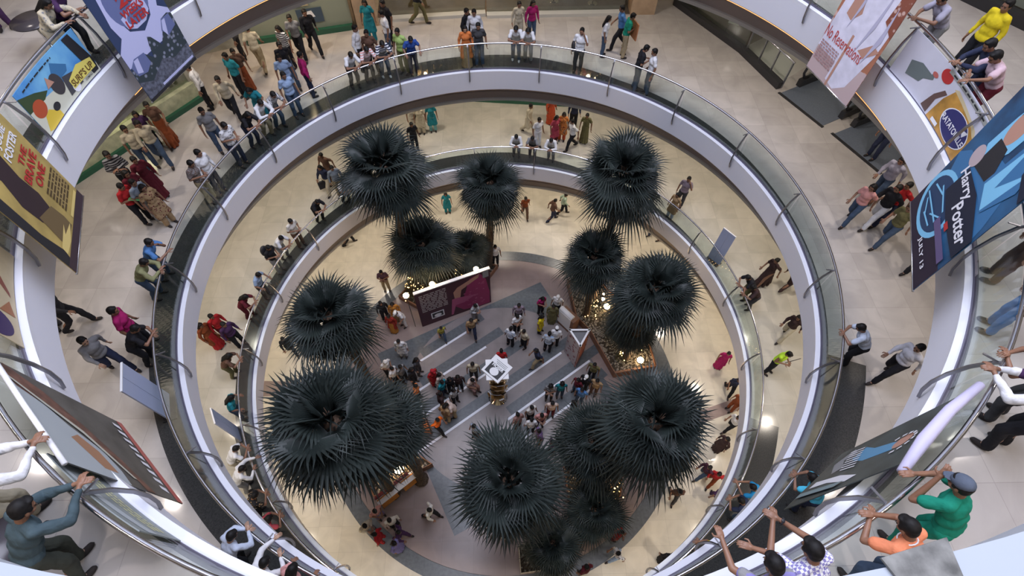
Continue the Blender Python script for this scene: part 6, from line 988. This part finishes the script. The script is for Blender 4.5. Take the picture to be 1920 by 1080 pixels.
s.rect(.45, .9, 1, .98, C_('band_grey', (.32, .33, .3))); s.text('RATATOUILLE', .80, .33, .31, .13, P_wh, bold=.02); s.lines(.5, .91, .95, .97, 1, P_bk, 4); s.rect(.58, .04, .66, .12, P_wh); s.done()
s = Sheet('railing_poster', 'cream poster with rust brown peak and dark oval on the left glass', 'poster', None, None, Z3+.06, Z3+.9, mat('print_cream', (.46, .38, .24), .5, noise=.15, scale=2), curve=(8.595, 216.5, 203.8), group=GP)
s.poly([(.95, .95), (.8, .5), (.55, .12), (.5, .1), (.7, .6), (.85, .98)], C_('rust', (.2, .06, .04))); s.oval(.15, .55, .14, .4, C_('night_violet', (.04, .02, .09))); s.poly([(.3, .05), (.45, .15), (.3, .4)], C_('rust2', (.3, .12, .05))); s.done()
s = Sheet('railing_poster', 'grey green poster with faint yellow print on the bottom left glass', 'poster', None, None, Z3+.08, Z3+.9, C_('grey_green', (.24, .27, .27)), curve=(8.595, 243.5, 233), group=GP)
s.lines(.08, .2, .95, .5, 3, C_('faint_yellow', (.55, .55, .3)), 6); s.poly([(0, .6), (.5, .7), (1, .95), (1, 1), (0, .8)], C_('mist', (.4, .44, .46))); s.done()
# banners hanging down from the top railing, lower corners
GH = 'banners hanging from the top railing'
s = Sheet('railing_banner', 'grey and rust film banner with white slanting letters hanging from the top railing, left', 'banner', (-4.88, -6.98), (-6.28, -5.72), 13.5, 16.02, mat('print_smoke', (.10, .095, .085), .5, noise=.4, scale=2), group=GH)
s.poly([(0, .5), (0, 1), (.85, 1), (.72, .86), (.5, .72), (.34, .55), (.15, .5)], mat('print_mist', (.45, .5, .52), .5, noise=.15, scale=2)); s.poly([(.1, .55), (.3, .6), (.42, .7), (.35, .78), (.1, .66)], C_('ember2', (.36, .19, .11))); s.poly([(1, .95), (.9, 1), (.75, .96), (.6, .74), (.45, .6), (.2, .42), (0, .36), (0, .28), (.3, .4), (.6, .56), (.85, .74)], mat('print_umber', (.15, .07, .05), .5, noise=.5, scale=6)); s.rect(0, 0, 1, .06, mat('print_rose', (.4, .16, .18), .5, noise=.2, scale=6))
for i in range(9): x = .08+.095*i; s.poly([(x, .09), (x+.055, .09), (x+.07, .155), (x+.03, .155)], P_wh)
s.poly([(.82, 1), (.85, 1), (.5, .62), (.1, .4), (.1, .43), (.46, .64)], C_('pale_edge', (.5, .5, .42))); s.done()
mb = MB(); mb.tube([s.P(-.05, s.h, 0)-s.o, s.P(s.w*.5, s.h+.02, 0)-s.o, s.P(s.w+.05, s.h, 0)-s.o], .03, 8); mb.obj('rolled_edge', M_paper, s.root)
s = Sheet('railing_banner', 'dark teal film banner with pale and blue figures hanging from the top railing, right', 'banner', (5.68, -6.32), (4.42, -7.18), 13.15, 16.05, mat('print_dark_teal', (.045, .06, .06), .5, noise=.5, scale=2), group=GH)
s.poly([(.2, .35), (.35, .5), (.45, .72), (.6, .75), (.55, .5), (.4, .32)], C_('clear_blue', (.1, .3, .5))); s.oval(.5, .78, .1, .06, P_sk); s.poly([(.1, .2), (.25, .3), (.3, .2), (.5, .3), (.55, .22), (.3, .1)], P_gr); s.poly([(.6, .1), (.7, .4), (.85, .62), (.9, .55), (.75, .3), (.7, .08)], P_wh)
for i in range(8): x = .14+.06*i; s.poly([(x, .18+.02*i), (x+.02, .18+.02*i), (x+.07, .34+.02*i), (x+.05, .34+.02*i)], P_wh)
for i in range(9): a = i*.45; s.poly([(.55+.12*math.cos(a), .78+.09*math.sin(a)), (.55+.15*math.cos(a), .78+.11*math.sin(a)), (.55+.15*math.cos(a+.3), .78+.11*math.sin(a+.3)), (.55+.12*math.cos(a+.3), .78+.09*math.sin(a+.3))], P_wh)
s.poly([(.78, .05), (.86, .05), (.96, .5), (.9, .55)], C_('teal_edge', (.2, .28, .3))); s.done()
mb = MB(); mb.tube([s.P(-.1, s.h+.02, -.02)-s.o, s.P(s.w*.35, s.h+.05, .03)-s.o, s.P(s.w*.7, s.h+.01, .0)-s.o, s.P(s.w+.1, s.h+.03, -.05)-s.o], [.05, .065, .075, .05], 10); mb.obj('rolled_edge', mat('lilac_cloth', (.55, .52, .7), .6), s.root)
# posters in the sage shop window
s = Sheet('window_poster', 'beige menu poster in the sage shop window, top left', 'poster', (-8.3, 10.52), (-7.1, 10.86), Z2+1.1, Z2+2.5, mat('print_beige', (.42, .36, .22), .5)); s.lines(.1, .2, .9, .85, 5, P_gr, 2); s.done()
s = Sheet('window_poster', 'small dark blue and white poster below the beige menu poster', 'poster', (-7.6, 10.70), (-6.7, 10.96), Z2+.45, Z2+1.0, C_('poster_navy', (.05, .08, .12))); s.poly([(.15, .4), (.3, .8), (.6, .85), (.7, .4)], P_wh); s.done()
# plastic sheet lying over the near rim
mb = MB(); mb.prism([(1.30, -8.40), (1.56, -8.34), (1.56, -8.46), (1.36, -8.52)], Z4+.03, Z4+.04); tag(recalc(mb.obj('plastic_sheet', mat('mottled_plastic', (.17, .165, .15), .5, noise=.5, scale=14))), 'grey mottled plastic sheet lying over the near rim, bottom right corner', 'sheet')
# wristwatch and neckline, set on the people who wear them
for o in list(bpy.data.objects):
    lb = o.get('label', '')
    if o.name.startswith('person') and 'wristwatch' in lb:
        M_ = Matrix.Translation(o.location) @ o.rotation_euler.to_matrix().to_4x4() @ Matrix.Diagonal((*o.scale, 1)); e, w_ = (Vector(q) for q in POSES['clasp']['arms'][1]); d = (w_-e).normalized(); c = w_-d*.03; a = d.orthogonal().normalized(); b = d.cross(a)
        mb = MB(); mb.tube([M_ @ (c+.034*(a*math.cos(k*.45)+b*math.sin(k*.45))) for k in range(14)], .010, 6, closed=True); ell(mb, M_ @ (c+Vector((0, 0, .038))), (.02, .02, .008), None, 10)
        tag(mb.obj('wristwatch', P_bk), 'dark wristwatch worn on the clasped hands of the plaid shirt, bottom right', 'watch')
    if o.name.startswith('person') and 'salmon' in lb:
        P, hip, T, U, neck, HT, head = frame('lean'); mb = MB(); mb.tube([U(.01+.085*math.cos(k*.4189), .085*math.sin(k*.4189), .5-.02*math.cos(k*.4189)) for k in range(15)], .008, 6, closed=True); mb.obj('neckline', P_wh, o)
